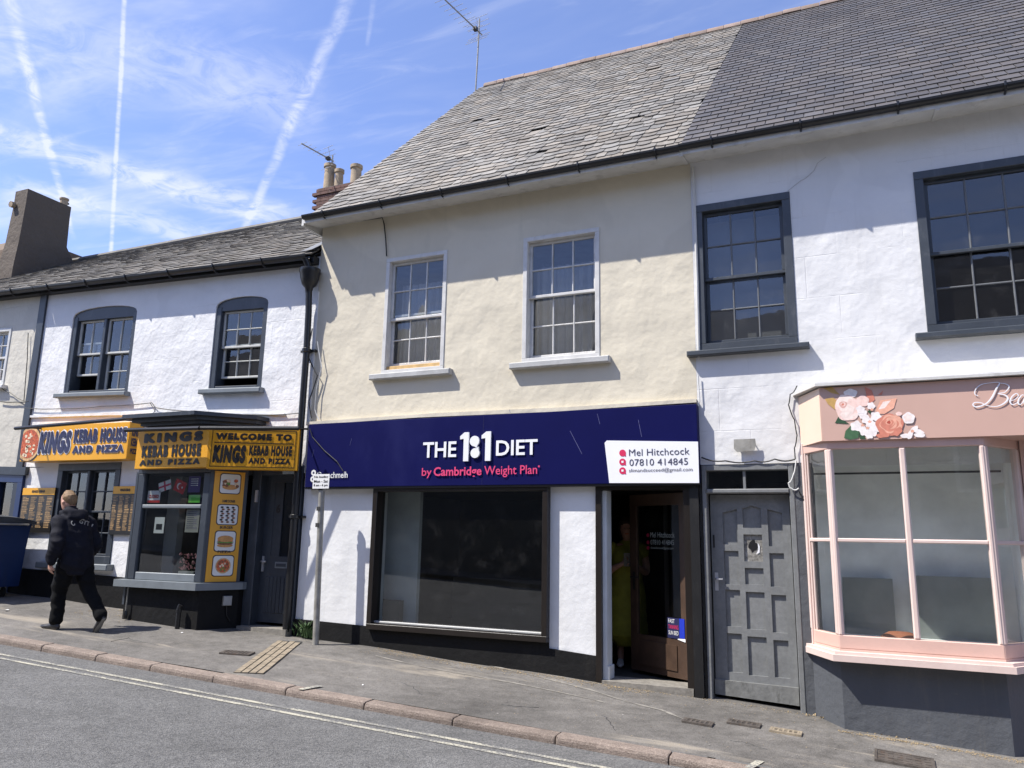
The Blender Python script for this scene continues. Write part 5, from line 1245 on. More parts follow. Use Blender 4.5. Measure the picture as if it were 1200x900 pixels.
def leafp(pts, m_):
    LV[0] += 1; MB().poly([(p.x, p.z) for p in (fpt(*q) for q in pts)], FY_-.00012*LV[0]).build('leaf', 'petal_'+m_, pink, recalc=False)
leafp([(270, 150), (330, 140), (385, 195), (330, 185)], 'ochre'); leafp([(280, 225), (340, 215), (385, 260), (350, 300), (300, 260)], 'ochre'); leafp([(560, 140), (610, 165), (632, 230), (600, 262), (575, 215)], 'rose'); leafp([(650, 200), (690, 165), (680, 195)], 'rose')
leafp([(350, 395), (375, 350), (450, 400), (400, 398)], 'dkgreen'); leafp([(640, 300), (670, 235), (785, 220), (765, 290), (700, 330), (650, 330)], 'peach'); leafp([(655, 300), (690, 245), (745, 235), (700, 290)], 'cream')
blob(460, 185, 48, 34, 'white'); blob(545, 240, 45, 45, 'blush')
blob(440, 290, 88, 100, 'blush', 0, .05); blob(420, 255, 60, 66, 'cream', .3, .08); blob(455, 330, 66, 44, 'cream', .2, .08); blob(470, 280, 40, 60, 'blush', .2, .1); blob(440, 300, 48, 40, 'cream'); blob(408, 265, 28, 26, 'pinkline', 0, .1, 30, 3); blob(410, 262, 17, 15, 'blush', .4, .1, 24, 3); blob(406, 264, 10, 9, 'rose', 0, .1, 20, 2)
leafp([(415, 500), (425, 450), (460, 415), (520, 445), (515, 500), (460, 512)], 'green'); leafp([(515, 450), (545, 470), (570, 505), (525, 508)], 'dkgreen'); leafp([(575, 310), (610, 300), (600, 330)], 'dkgreen')
for x, y, rr in ((500, 415, 42), (545, 330, 36), (605, 275, 30), (640, 350, 40), (570, 370, 34), (610, 455, 44), (555, 450, 38), (600, 400, 36), (530, 300, 32), (645, 430, 32), (590, 480, 30)): blob(x, y, rr, rr*.9, 'white', x, .13, 30, 5, y)
for x, y in ((595, 385), (545, 410), (610, 300), (580, 430)): blob(x, y, 12, 10, 'peach', 0, .3)
blob(735, 410, 98, 88, 'rose', 0, .06); blob(745, 400, 78, 72, 'peach', .4, .1); blob(735, 402, 62, 56, 'rose', .1, .07, 32, 4, 2); blob(742, 396, 50, 44, 'peach', .7, .08, 30, 3); blob(728, 404, 44, 34, 'rose', .2, .08, 30, 3, 1); blob(740, 386, 36, 30, 'peach', 1.7, .08, 30, 3); blob(732, 394, 32, 28, 'rose', .3, .08, 30, 3, 1); blob(728, 388, 22, 20, 'peach', .9, .1, 26, 3); blob(730, 390, 14, 13, 'deep', .7, .12, 22, 3); blob(690, 480, 50, 20, 'rose', .1, .1); blob(790, 455, 40, 26, 'rose', .8, .1)
blob(868, 360, 44, 46, 'white'); blob(862, 358, 26, 30, 'cream', 0, .2)
for x, y, a_ in ((905, 440, .7), (940, 455, -.4), (945, 480, -.1), (880, 475, 1.2), (850, 485, 0)): blob(x, y, 40, 18, 'white', a_, .06)
blob(895, 452, 12, 12, 'peach'); blob(800, 330, 22, 16, 'blush')
# white script: strokes drawn from the visible letters
def script(pts, r):
    P_ = [PY(1080+x/6.925, 430+y/6.925, FY_-.008) for x, y in pts]; out = []; rs = []
    n = len(P_)
    for i in range(n-1):
        p0, p1, p2, p3 = P_[max(i-1, 0)], P_[i], P_[i+1], P_[min(i+2, n-1)]
        for k in range(6):
            t = k/6; out.append(.5*((2*p1)+(-p0+p2)*t+(2*p0-5*p1+4*p2-p3)*t*t+(-p0+3*p1-3*p2+p3)*t*t*t)); rs.append(r[i]+(r[i+1]-r[i])*t)
    out.append(P_[-1]); rs.append(r[-1]); mb = MB(); mb.tube(out, rs, 6)
    for v in mb.v: v.y = FY_-.006+(v.y-(FY_-.008))*.2
    mb.build('script_lettering', 'sign_white', pink)
script([(460, 235), (432, 220), (440, 180), (480, 145), (550, 130), (630, 128), (605, 180), (570, 250), (520, 300), (450, 325), (418, 310), (430, 290), (480, 290), (540, 315), (610, 320), (670, 295), (700, 260), (680, 230), (620, 215), (675, 205), (710, 165), (690, 140), (630, 130)], [.003, .004, .005, .004, .003, .004, .008, .009, .006, .006, .006, .005, .004, .003, .004, .007, .009, .006, .003, .004, .006, .004, .003])
script([(725, 275), (760, 262), (785, 235), (770, 215), (735, 240), (718, 280), (735, 305), (765, 298), (790, 275)], [.003, .003, .004, .004, .006, .007, .005, .003, .003])
script([(838, 232), (815, 228), (788, 265), (786, 298), (808, 302), (830, 270), (842, 235), (832, 275), (838, 300), (860, 285)], [.003, .004, .007, .007, .004, .004, .005, .007, .005, .003])

# ================================================================== street things
pb = PG(368, 756); px0, py0 = pb.x, pb.y+.03
post = thing('sign_post', (px0, py0, G(px0, py0)), 'thin galvanised post with a small white no loading plate before the white shop pier', 'sign post')
ptop = PY(377, 556, py0).z; lean = PY(376.5, 575, py0).x-px0
MB().tube([(px0, py0, G(px0, py0)-.05), (px0+lean*.5, py0, (ptop+.7)/2), (px0+lean, py0, ptop)], .038, 12).build('post', 'galvanised', post, smooth=True)
bx = px_box((367.5, 556), (385.5, 572.5), py0-.05)
MB().bbox(bx[0], bx[1], py0-.056, py0-.05, bx[2], bx[3], .001).build('plate', 'off_white', post)
for k, body in enumerate(('No loading', 'Mon - Sat', '8 am - 6 pm')):
    h = (bx[3]-bx[2]); z1 = bx[3]-h*(.10+.29*k); text('lettering', body, (bx[0]+.018, bx[1]-.018, z1-h*.2, z1), py0-.058, 'ink_black', post, bold=.02)
for z in (bx[2]-.02, (ptop+bx[2])/2): MB().lathe((px0+lean, py0, z), [(.043, 0), (.043, .03)], 12).build('clip', 'black_iron', post)
for dz_, mm in ((.22, 'tar'), (.42, 'tar')): MB().box(px0+lean*.9-.03, px0+lean*.9+.02, py0-.042, py0-.036, bx[2]-dz_-.05, bx[2]-dz_).build('sticker_mark', mm, post)
# short black vent pipe at the foot of the bay
vp = PG(213, 736); vp.y = -.62
pipe = thing('vent_pipe', (vp.x, -.62, G(vp.x, -.62)), 'short black vent pipe standing at the foot of the takeaway bay', 'pipe'); zz = G(vp.x, -.62)
MB().tube([(vp.x, -.62, zz-.05), (vp.x, -.62, zz+.26), (vp.x+.012, -.61, zz+.29)], .03, 10).build('pipe', 'black_iron', pipe, smooth=True); MB().lathe((vp.x, -.62, zz+.20), [(.036, 0), (.036, .04)], 10).build('collar', 'black_iron', pipe)
mbx = px_box((263, 699), (273, 711), -.33); c2 = Vector((PY(268, 705, -.27).x, -.27))
mtb = thing('meter_box', (c2.x, -.27, mbx[2]), 'small grey meter box on the black plinth under the picture strip', 'meter box')
ss = (c2-kB).dot((kC-kB).normalized()); MB(T2).bbox(ss-.055, ss+.055, -.05, .0, mbx[2], mbx[3], .006).build('box', 'pale_bar_paint', mtb); MB(T2).tube([(ss, -.02, mbx[2]+.0), (ss+.01, -.025, mbx[2]-.12), (ss+.06, -.02, mbx[2]-.2)], .008, 6).build('lead_in', 'cable_black', mtb)
# waste pipe down the bay side
wpx = PY(149, 700, -.6).x; wp = thing('waste_pipe', (wpx, -.62, G(wpx, -.62)), 'thin drop pipe at the left corner of the takeaway bay', 'pipe')
MB().tube([(wpx, -.6, kZ0-.07), (wpx, -.6, G(wpx, -.6)+.12)], .009, 6).build('pipe', 'galvanised', wp); MB().lathe((wpx, -.6, G(wpx, -.6)+.02), [(.02, 0), (.028, .05), (.02, .1)], 8).build('foot', 'black_iron', wp)
# blue wheeled bin at the left edge
byf = -1.22; bx1 = PY(37, 620, byf+1.02).x; gz = G(bx1-.1, byf+.3)
wbin = thing('waste_bin', (bx1-.65, byf+.5, gz), 'large blue four-wheeled waste bin with a dark lid at the left edge', 'bin')
ztop = PY(20, 612, byf+.6).z
def binring(z, t): # tapered
    g = .035*(1-t); return [(bx1-1.30+g, byf+g, z), (bx1-g, byf+g, z), (bx1-g, byf+1.0-g, z), (bx1-1.30+g, byf+1.0-g, z)]
bb = MB(); bb.rings([binring(gz+.17, 0), binring(gz+.22, .05), binring(gz+.7, .5), binring(ztop-.07, 1), binring(ztop-.0701, 1.25), binring(ztop-.02, 1.25)]); bb.build('body', 'bin_blue', wbin)
for k in range(4): x = bx1-1.12+.31*k; MB().add([(x-.03, byf+.085, gz+.25), (x+.03, byf+.085, gz+.25), (x+.03, byf-.012, ztop-.09), (x-.03, byf-.012, ztop-.09), (x-.02, byf+.07, gz+.27), (x+.02, byf+.07, gz+.27), (x+.02, byf-.027, ztop-.10), (x-.02, byf-.027, ztop-.10)], [(4,5,6,7), (0,1,5,4), (1,2,6,5), (2,3,7,6), (3,0,4,7)]).build('rib', 'bin_blue', wbin)
for k in (.35, .62): z = gz+(ztop-gz)*k; MB().box(bx1-1.25, bx1-.05, byf+.01+.06*(1-k), byf+.03+.07*(1-k), z, z+.03).build('band', 'bin_blue', wbin)
ld = MB(); n = 10; rg = []
for i in range(n+1):
    f = i/n; y = byf-.05+1.1*f; h = .085*sin(pi*f)**.7; rg.append([(bx1-1.36, y, ztop-.02), (bx1+.06, y, ztop-.02), (bx1+.06, y, ztop+.012+h*.8), (bx1-.1, y, ztop+.02+h), (bx1-1.26, y, ztop+.02+h), (bx1-1.36, y, ztop+.012+h*.8)])
ld.rings(rg); ld.build('lid', 'bin_lid', wbin, smooth=True)
MB().tube([(bx1+.07, byf+.1, ztop-.04), (bx1+.10, byf+.1, ztop-.03), (bx1+.10, byf+.9, ztop-.03), (bx1+.07, byf+.9, ztop-.04)], .014, 6).build('handle', 'galvanised', wbin)
for x in (bx1-.2, bx1-1.1):
    for y in (byf+.18, byf+.82):
        wh = MB(); wh.rings([[(x+.085*cos(2*pi*k/14)*rr, y+d, gz+.085+.085*sin(2*pi*k/14)*rr) for k in range(14)] for rr, d in ((.8, -.028), (1, -.02), (1, .02), (.8, .028))]); w_ = wh.build('wheel', 'rubber', wbin, smooth=True)
        MB().box(x-.03, x+.03, y-.04, y+.04, gz+.12, gz+.19).build('castor_fork', 'galvanised', wbin)
# ================================================================== weeds, litter, wires
def tuft(px_, py_, n, h, label, dry=False, spread=.08):
    p = PG(px_, py_); r = thing('weed', (p.x, p.y, G(p.x, p.y)), label, 'weed', 'weeds at the foot of the walls'); mb = MB()
    for k in range(n):
        x, y = p.x+random.gauss(0, spread), p.y+random.gauss(0, spread*.35); z = G(x, y); a_ = random.uniform(0, 6.28); l = h*random.uniform(.4, 1); w = .006 if dry else .014
        dx, dy = cos(a_), sin(a_); tip = (x+dx*l*.55, y+dy*l*.4, z+l*(.4 if dry else .85)); m_ = (x+dx*l*.2, y+dy*l*.15, z+l*(.35 if dry else .55))
        mb.add([(x, y, z), (m_[0]-dy*w, m_[1]+dx*w, m_[2]), tip, (m_[0]+dy*w, m_[1]-dx*w, m_[2])], [(0,1,2,3)])
    mb.build('leaves', 'dry_debris' if dry else 'weed_green', r)
tuft(358, 748, 70, .30, 'leafy green weed growing at the corner by the downpipe', spread=.06)
tuft(775, 806, 40, .05, 'low yellow-green weed at the brown door threshold', spread=.12)
tuft(1145, 872, 60, .09, 'dry straw-coloured weed at the foot of the pink bay', True, .14)
tuft(965, 842, 40, .06, 'dry grass in the corner between grey door and bay', True, .08)
tuft(1040, 862, 36, .05, 'small tuft midway along the foot of the bay', True, .1)
# grit and leaves swept against the walls: uncountable
random.seed(9); db = MB()
def grit(n, fx_, s0, s1):
    for _ in range(n):
        x, y = fx_(); z = pav_z(x, y)+.004; s = random.uniform(s0, s1); a_ = random.uniform(0, 6.28); c_, d_ = cos(a_)*s, sin(a_)*s
        db.add([(x-c_, y-d_, z), (x+d_*.6, y-c_*.6, z+s*.3), (x+c_, y+d_, z), (x-d_*.6, y+c_*.6, z+s*.2)], [(0,1,2,3)])
grit(1500, lambda: (random.uniform(-5.3, -2.0), -.06-abs(random.gauss(0, .10))), .003, .011)
grit(500, lambda: (random.uniform(-9.9, -8.7), -.1-abs(random.gauss(0, .35))), .003, .013)
grit(700, lambda: (random.uniform(-.25, 1.2), BY-.03-abs(random.gauss(0, .05))), .003, .011)
grit(300, lambda: (random.uniform(-2.5, -.4), -.03-abs(random.gauss(0, .06))), .003, .010)
grit(250, lambda: (random.uniform(-9, 1), random.uniform(-2.0, -.2)), .002, .008)
grit(500, lambda: (random.uniform(-6, 1.3), -.2-abs(random.gauss(0, .55))), .002, .007)
db.build('grit', 'dry_debris', kind='stuff', recalc=False)['label'] = 'grit and dry leaf crumbs swept against the walls'
db = MB(); random.seed(31); grit(130, lambda: (random.uniform(-10, 1.5), random.uniform(-2.0, -.3)), .005, .013)
gum = db.build('gum_spots', mat('gum', (.30, .28, .26), .8, .3, 30), kind='stuff', recalc=False); gum['label'] = 'pale specks and trodden gum on the pavement'
random.seed(4)
def scrap(px_, py_, s, label):
    p = PG(px_, py_); r = MB(); pts = [(p.x+s*random.uniform(.5, 1)*cos(k*1.05), p.y+s*random.uniform(.5, 1)*sin(k*1.05), pav_z(p.x, p.y)+.008+random.uniform(0, s*.25)) for k in range(6)]
    r.add(pts+[(p.x, p.y, pav_z(p.x, p.y)+.014+s*.2)], [(k, (k+1) % 6, 6) for k in range(6)]); tag(r.build('paper_scrap', 'off_white'), label, 'litter', 'litter on the pavement')
scrap(8, 716, .05, 'crumpled white scrap lying beside the blue bin'); scrap(213, 742, .02, 'tiny pale scrap by the black vent pipe'); scrap(425, 803, .015, 'tiny pale scrap near the kerb below the post')
def sag_cable(name, pts, r, m_, label):
    P_ = [PY(x, y, Y) for x, y, Y in pts]; out = []
    for i in range(len(P_)-1):
        for k in range(6): t = k/6; out.append(P_[i].lerp(P_[i+1], t)+Vector((0, 0, -.02*sin(pi*t))))
    out.append(P_[-1]); tag(MB().tube(out, r, 5).build(name, m_), label, 'cable', 'wires fixed to the walls')
sag_cable('wall_cable', [(822, 536, -.03), (850, 540, -.035), (884, 540, -.03), (908, 538, -.035), (932, 538, -.03)], .008, 'cable_black', 'thin black cable along the lintel of the grey door')
sag_cable('wall_cable', [(934, 452, -.03), (926, 462, -.03), (924, 474, -.03), (931, 492, -.03), (934, 510, -.03), (931, 525, -.03), (932, 538, -.03)], .006, 'cable_black', 'black wire looping down the wall beside the pink fascia')
sag_cable('wall_cable', [(933, 540, -.03), (930, 556, -.05), (924, 566, -.05), (927, 572, -.05), (936, 572, -.05)], .007, 'cable_white', 'frayed white wire dangling over the fanlight')
sag_cable('wall_cable', [(936, 575, -.03), (945, 588, -.03), (950, 597, -.03), (950, 640, -.03)], .006, 'cable_black', 'black wire slanting down the grey strip by the bay')
MB().tube([PY(x, y, -.004) for x, y in ((923, 224), (938, 212), (944, 209), (954, 200), (958, 191), (968, 184))], .0016, 4).build('crack', 'galvanised', white)
sag_cable('wall_cable', [(815, 478, -.03), (820, 470, -.03), (818, 440, -.03)], .007, 'cable_white', 'pale wire at the seam of the cream and white walls')
# ================================================================== the far side of the street, seen only as reflections
def opposite(x0, x1, eave, rz, col, nwin, label):
    r = thing('house', ((x0+x1)/2, -12.4, G((x0+x1)/2, -12)), label, 'building', 'houses across the street'); g = G((x0+x1)/2, -12)-.3
    mm = render_wall('opposite_'+str(len(MATS)), col, (.3, .28, .25), .3)
    w = MB(); w.box(x0, x1-.01, -17.5, -12.4, g-1, eave); w.build('wall', mm, r)
    rf = MB(); rf.add([(x0, -12.1, eave), (x1-.01, -12.1, eave), (x1-.01, -14.95, rz), (x0, -14.95, rz), (x1-.01, -17.8, eave), (x0, -17.8, eave)], [(0,1,2,3), (3,2,4,5), (0,3,5), (1,4,2)]); rf.build('roof', 'new_slate', r)
    for f in range(2) if nwin > 2 else (1,):
        for i in range(nwin):
            xa = x0+(x1-x0)*(i+.3)/nwin; xb = xa+(x1-x0)*.4/nwin; za = g+.9+2.9*f
            wn = MB().box(xa-.08, xb+.08, -12.4, -12.33, za-.08, za+1.6).build('window', 'window_white', r); MB().quad((xa, -12.32, za), (xb, -12.32, za), (xb, -12.32, za+1.5), (xa, -12.32, za+1.5)).build('pane', 'ink_navy', wn)
opposite(-24, -14, 6.2, 9.6, (.17, .16, .145), 3, 'grey rendered house across the street, farthest left in reflections')
opposite(-14, -7, 6.6, 10.2, (.12, .12, .11), 0, 'dark grey house across the street reflected in the cream house windows')
opposite(-7, 1, 5.9, 9.0, (.14, .135, .12), 0, 'dark stone house across the street reflected in the shop window')
opposite(1, 9, 6.5, 9.8, (.22, .19, .16), 2, 'stone coloured house across the street at the right')
strip('pavement', [-30+2*i for i in range(21)], lambda x: -12.5, lambda x: -10.2, lambda x, y: R_(x, -10.2)+.11, 2, 'pavement_asphalt')

# ================================================================== people
def ring3(c, d, side, ra, rb, n=16, sq=1.0):
    """an ellipse round c, across direction d; ra along side, rb across it"""
    d = Vector(d).normalized(); s = Vector(side); s = (s-d*s.dot(d)).normalized(); f = d.cross(s)
    out = []
    for k in range(n):
        a_ = 2*pi*k/n; cx_, sy_ = cos(a_), sin(a_)
        cx_ = math.copysign(abs(cx_)**sq, cx_); sy_ = math.copysign(abs(sy_)**sq, sy_); out.append(Vector(c)+s*(ra*cx_)+f*(rb*sy_))
    return out
def limb(mb, pts, side=(0, 1, 0), n=14):
    """pts: (position, half width, half depth)"""
    P_ = [Vector(p[0]) for p in pts]; R_2 = []
    for i, p in enumerate(pts):
        d = P_[min(i+1, len(P_)-1)]-P_[max(i-1, 0)]; sd = side if abs(d.normalized().dot(Vector(side))) < .95 else (1, 0, 0)
        R_2.append(ring3(P_[i], d, sd, p[1], p[2] if len(p) > 2 else p[1], n))
    d0 = (P_[0]-P_[1]).normalized(); d1 = (P_[-1]-P_[-2]).normalized(); r0 = min(pts[0][1:]); r1 = min(pts[-1][1:])
    c0_ = [P_[0]+d0*r0*.6+(q-P_[0])*.6 for q in R_2[0]]; c1_ = [P_[-1]+d1*r1*.6+(q-P_[-1])*.6 for q in R_2[-1]]
    mb.rings([c0_]+R_2+[c1_])
def smooth_pts(pts, k=4):
    out = []; P_ = [Vector((*p[0], p[1], )).to_4d() if False else p for p in pts]; n = len(pts)
    def cr(a, b, c, d, t): return .5*((2*b)+(-a+c)*t+(2*a-5*b+4*c-d)*t*t+(-a+3*b-3*c+d)*t*t*t)
    for i in range(n-1):
        q = [pts[max(i-1, 0)], pts[i], pts[i+1], pts[min(i+2, n-1)]]
        for j in range(k):
            t = j/k; pos = cr(*[Vector(x[0]) for x in q], t); rr = [max(.004, cr(*[x[m_] if len(x) > m_ else x[1] for x in q], t)) for m_ in (1, 2)]; out.append((pos, *rr))
    l = pts[-1]; out.append((Vector(l[0]), l[1], l[2] if len(l) > 2 else l[1])); return out
def fuse(mb, name, mats, parent, voxel, place, smooth_it=6, wrinkle=0.0, wscale=9.0, assign=None, post=None, seed=0):
    """overlapping forms -> one continuous skin (voxel remesh), smoothed, with folds; then put in place"""
    me = bpy.data.meshes.new('tmp'); me.from_pydata([tuple(v) for v in mb.v], [], mb.f)
    bm = bmesh.new(); bm.from_mesh(me); bmesh.ops.recalc_face_normals(bm, faces=bm.faces); bm.to_mesh(me); bm.free()
    ob = bpy.data.objects.new('tmp', me); COL.objects.link(ob)
    md = ob.modifiers.new('r', 'REMESH'); md.mode = 'VOXEL'; md.voxel_size = voxel
    m2 = ob.modifiers.new('s', 'SMOOTH'); m2.factor = .5; m2.iterations = smooth_it
    bpy.context.view_layer.update()
    out = bpy.data.meshes.new_from_object(ob.evaluated_get(bpy.context.evaluated_depsgraph_get()))
    bpy.data.objects.remove(ob); bpy.data.meshes.remove(me)
    from mathutils import noise as NZ
    if wrinkle:
        nm = [v.normal.copy() for v in out.vertices]
        for v, nr in zip(out.vertices, nm):
            p = v.co; a_ = NZ.noise(Vector((p.x*wscale+seed, p.y*wscale, p.z*wscale*1.6))); b_ = 1-abs(NZ.noise(Vector((p.x*wscale*.7, p.y*wscale*.7+3+seed, p.z*wscale*1.3-p.x*5))))*2
            v.co = p+nr*(a_*wrinkle*.6+b_*wrinkle*.7)
    if post: post(out)
    for mm in mats: out.materials.append(MATS[mm])
    if assign:
        for p in out.polygons: p.material_index = assign(p.center)
    for v in out.vertices: v.co = place(v.co)-root_of(parent)
    out.polygons.foreach_set('use_smooth', [True]*len(out.polygons)); out.update()
    return link(name, out, parent)
mat('skin', (.50, .27, .19), .55, .08, 20); mat('skin_shade', (.42, .22, .15), .55, .08, 20)
mat('hair_fair', (.22, .135, .065), .7, .3, 60, .004, 120); mat('hair_dark', (.06, .03, .02), .6, .3, 60, .004, 120)
mat('jacket_navy', (.0075, .008, .014), .8, .25, 14, .003, 60, spec=.2); mat('trouser_black', (.0055, .0055, .006), .85, .25, 14, .003, 60, spec=.15); mat('shoe_dark', (.03, .028, .027), .45, .3, 30); mat('shoe_sole', (.20, .19, .17), .7)
mat('dress_green', (.30, .28, .03), .75, .15, 10, .003, 50); mat('phone_black', (.01, .01, .012), .3); mat('shoe_white', (.62, .60, .57), .6)

# ---- the man walking away: local axes f (forward), l (left), u (up)
mf, mr_ = PG(62, 738), PG(118, 742)
man_xy = Vector(((mf.x+mr_.x)/2-.02, (mf.y+mr_.y)/2)); mz = G(*man_xy)
man = thing('person', (man_xy.x, man_xy.y, mz), 'walking person seen from behind in a dark hooded jacket and black trousers', 'person')
MS = 1.0; MF = Vector((-1, .06)).normalized(); ML = Vector((-MF.y, MF.x))
def man_place(p): # p = (f, l, u); he leans into his stride
    w = MF*(p.x+max(0, p.z-.25)*.27)*MS+ML*p.y*MS; x, y = man_xy.x+w.x, man_xy.y+w.y; return Vector((x, y, mz+(G(x, y)-mz)*max(0, 1-p.z/.5)+p.z*MS))
body = MB()
limb(body, smooth_pts([((.0, 0, .80), .13, .10), ((.01, 0, .95), .14, .10), ((.03, 0, 1.15), .16, .11), ((.05, 0, 1.32), .15, .09), ((.07, 0, 1.39), .07, .06), ((.095, 0, 1.45), .055, .055)]))
limb(body, smooth_pts([((.11, 0, 1.425), .045, .055), ((.125, 0, 1.47), .066, .085), ((.115, 0, 1.53), .075, .098), ((.10, 0, 1.59), .074, .096), ((.085, 0, 1.635), .05, .065)]), n=18)
limb(body, [((.205, 0, 1.545), .012, .010), ((.222, 0, 1.515), .016, .012), ((.205, 0, 1.505), .014, .010)])
for s in (-1, 1): limb(body, [((.105, s*.076, 1.535), .012, .024), ((.10, s*.086, 1.525), .008, .022)])
# legs
limb(body, smooth_pts([((.0, .085, .86), .085), ((.12, .09, .66), .078), ((.215, .095, .47), .058), ((.25, .095, .30), .052), ((.265, .095, .09), .04)]))
limb(body, smooth_pts([((.0, -.085, .86), .085), ((-.03, -.09, .66), .078), ((-.07, -.095, .47), .058), ((-.19, -.095, .32), .052), ((-.315, -.095, .17), .04)]))
# arms inside the sleeves, hands
LA = [((.02, .18, 1.30), .055), ((-.02, .235, 1.12), .05), ((-.035, .255, 1.02), .045), ((.05, .26, .90), .04), ((.10, .26, .80), .03)]
RA = [((.02, -.18, 1.30), .055), ((.00, -.235, 1.12), .05), ((-.01, -.255, 1.02), .045), ((.10, -.245, .92), .04), ((.17, -.21, .84), .03)]
limb(body, smooth_pts(LA)); limb(body, smooth_pts(RA))
def hand(mb, w, d, side, curl=.5, sc=1.0):
    """palm, four bent fingers of unequal length, thumb off the side of the palm"""
    w = Vector(w); d = Vector(d).normalized(); side = Vector(side); side = (side-d*side.dot(d)).normalized(); n = d.cross(side)
    limb(mb, [(w, .024*sc, .018*sc), (w+d*.045*sc, .036*sc, .016*sc), (w+d*.085*sc, .038*sc, .014*sc)], side)
    for k, ln in enumerate((.062, .074, .070, .055)):
        b_ = w+d*.085*sc+side*(-.03+.02*k)*sc; m1 = b_+(d*(1-curl*.4)+n*curl*.8).normalized()*ln*.5*sc; e = m1+(d*(1-curl)+n*curl*1.2).normalized()*ln*.5*sc
        limb(mb, [(b_-d*.01, .0095*sc), (m1, .009*sc), (e, .0075*sc)], side, 8)
    b_ = w+d*.03*sc+side*(-.03)*sc; limb(mb, [(b_, .012*sc), (b_-side*.03*sc+d*.025*sc, .011*sc), (b_-side*.034*sc+d*.055*sc+n*.01, .009*sc)], side, 8)
hand(body, (.105, .26, .80), (.25, -.05, -.95), (1, 0, 0), .5)
hand(body, (.175, -.215, .84), (.6, .4, -.5), (1, 0, 0), .6)
fuse(body, 'body', ['skin', 'skin_shade'], man, .011, man_place, 3)
hair = MB(); limb(hair, smooth_pts([((.045, 0, 1.52), .050, .045), ((.06, 0, 1.555), .072, .07), ((.085, 0, 1.60), .079, .094), ((.088, 0, 1.645), .056, .072)]), n=18)
fuse(hair, 'hair', ['hair_fair'], man, .009, man_place, 3, .008, 45)
jk = MB()
limb(jk, smooth_pts([((.0, 0, .74), .185, .14), ((.0, 0, .79), .193, .146), ((-.01, 0, .90), .20, .15), ((.0, 0, 1.06), .205, .152), ((.015, 0, 1.20), .212, .15), ((.03, 0, 1.30), .20, .13), ((.05, 0, 1.37), .13, .11), ((.07, 0, 1.425), .085, .09)]), n=22)
for A in (LA, RA): limb(jk, smooth_pts([(A[0][0], .088), (A[1][0], .078), (A[2][0], .074), (A[3][0], .064), (Vector(A[4][0]).lerp(Vector(A[3][0]), .12), .055)]))
limb(jk, smooth_pts([((-.06, .10, 1.385), .06, .035), ((-.085, .0, 1.365), .075, .05), ((-.06, -.10, 1.385), .06, .035)]), (0, 0, 1))       # hood lying on the shoulders
limb(jk, smooth_pts([((.10, .10, 1.39), .035, .03), ((.0, .125, 1.395), .045, .03), ((-.07, .07, 1.40), .05, .035), ((-.085, 0, 1.40), .05, .035), ((-.07, -.07, 1.40), .05, .035), ((.0, -.125, 1.395), .045, .03), ((.10, -.10, 1.39), .035, .03)]), (0, 0, 1))
jacket = fuse(jk, 'jacket', ['jacket_navy'], man, .013, man_place, 3, .016, 8.0)
tr = MB()
limb(tr, smooth_pts([((.0, 0, .95), .17, .13), ((.0, 0, .84), .185, .145), ((.0, 0, .76), .165, .13)]))
limb(tr, smooth_pts([((.0, .085, .86), .105), ((.11, .09, .66), .102), ((.21, .095, .47), .080), ((.245, .095, .30), .072), ((.255, .095, .14), .070), ((.26, .095, .09), .066)]))
limb(tr, smooth_pts([((.0, -.085, .86), .105), ((-.03, -.09, .66), .102), ((-.08, -.095, .47), .080), ((-.20, -.095, .32), .072), ((-.285, -.095, .21), .068), ((-.31, -.095, .18), .064)]))
fuse(tr, 'trousers', ['trouser_black'], man, .012, man_place, 3, .014, 9.0, seed=5)
def shoe(name, heel, toe, up, parent, place, mats, w=.045):
    mb = MB(); h, t, u = Vector(heel), Vector(toe), Vector(up).normalized(); s = (t-h).cross(u).normalized()
    limb(mb, smooth_pts([(h+u*.035, w*.72, .04), (h.lerp(t, .2)+u*.045, w*.85, .048), (h.lerp(t, .5)+u*.032, w, .036), (h.lerp(t, .75)+u*.026, w*1.1, .028), (t+u*.02, w*.7, .02)]), s)
    o = fuse(mb, name, mats, parent, .008, place, 2, assign=lambda c: 1 if (c-h).dot(u) < .012 else 0)
shoe('shoe', (.20, .10, .0), (.47, .115, .0), (0, 0, 1), man, man_place, ['shoe_dark', 'shoe_sole'])
shoe('shoe', (-.375, -.095, .165), (-.235, -.10, -.005), (.75, 0, .6), man, man_place, ['shoe_dark', 'shoe_sole'])
# pale print across the shoulders, laid onto the cloth
def onto(target, body_, c, w, h, ang, m_, parent):
    dg = bpy.context.evaluated_depsgraph_get(); me = target.data; org = root_of(target)
    bv = BVHTree.FromPolygons([v.co+org for v in me.vertices], [tuple(p.vertices) for p in me.polygons])
    fw = Vector((MF.x, MF.y, 0)); lf_ = Vector((-ML.x, -ML.y, 0))
    def T(x, y, z):
        p = man_place(Vector((-.5, 0, c[1])))+lf_*(c[0]+x*cos(ang)-z*sin(ang))+Vector((0, 0, x*sin(ang)+z*cos(ang)))
        hit = bv.ray_cast(p, fw); return (hit[0]-fw*.006) if hit[0] else p+fw*.4
    text('print', body_, (-w/2, w/2, -h/2, h/2), 0, m_, parent, T, bold=.02, shear=.3)
onto(jacket, 'GYT', (.06, 1.285), .15, .06, -.25, 'paper_grey', man); onto(jacket, 'C', (-.10, 1.27), .045, .055, .7, 'paper_grey', man); onto(jacket, "'", (.18, 1.25), .02, .04, -.4, 'paper_grey', man)

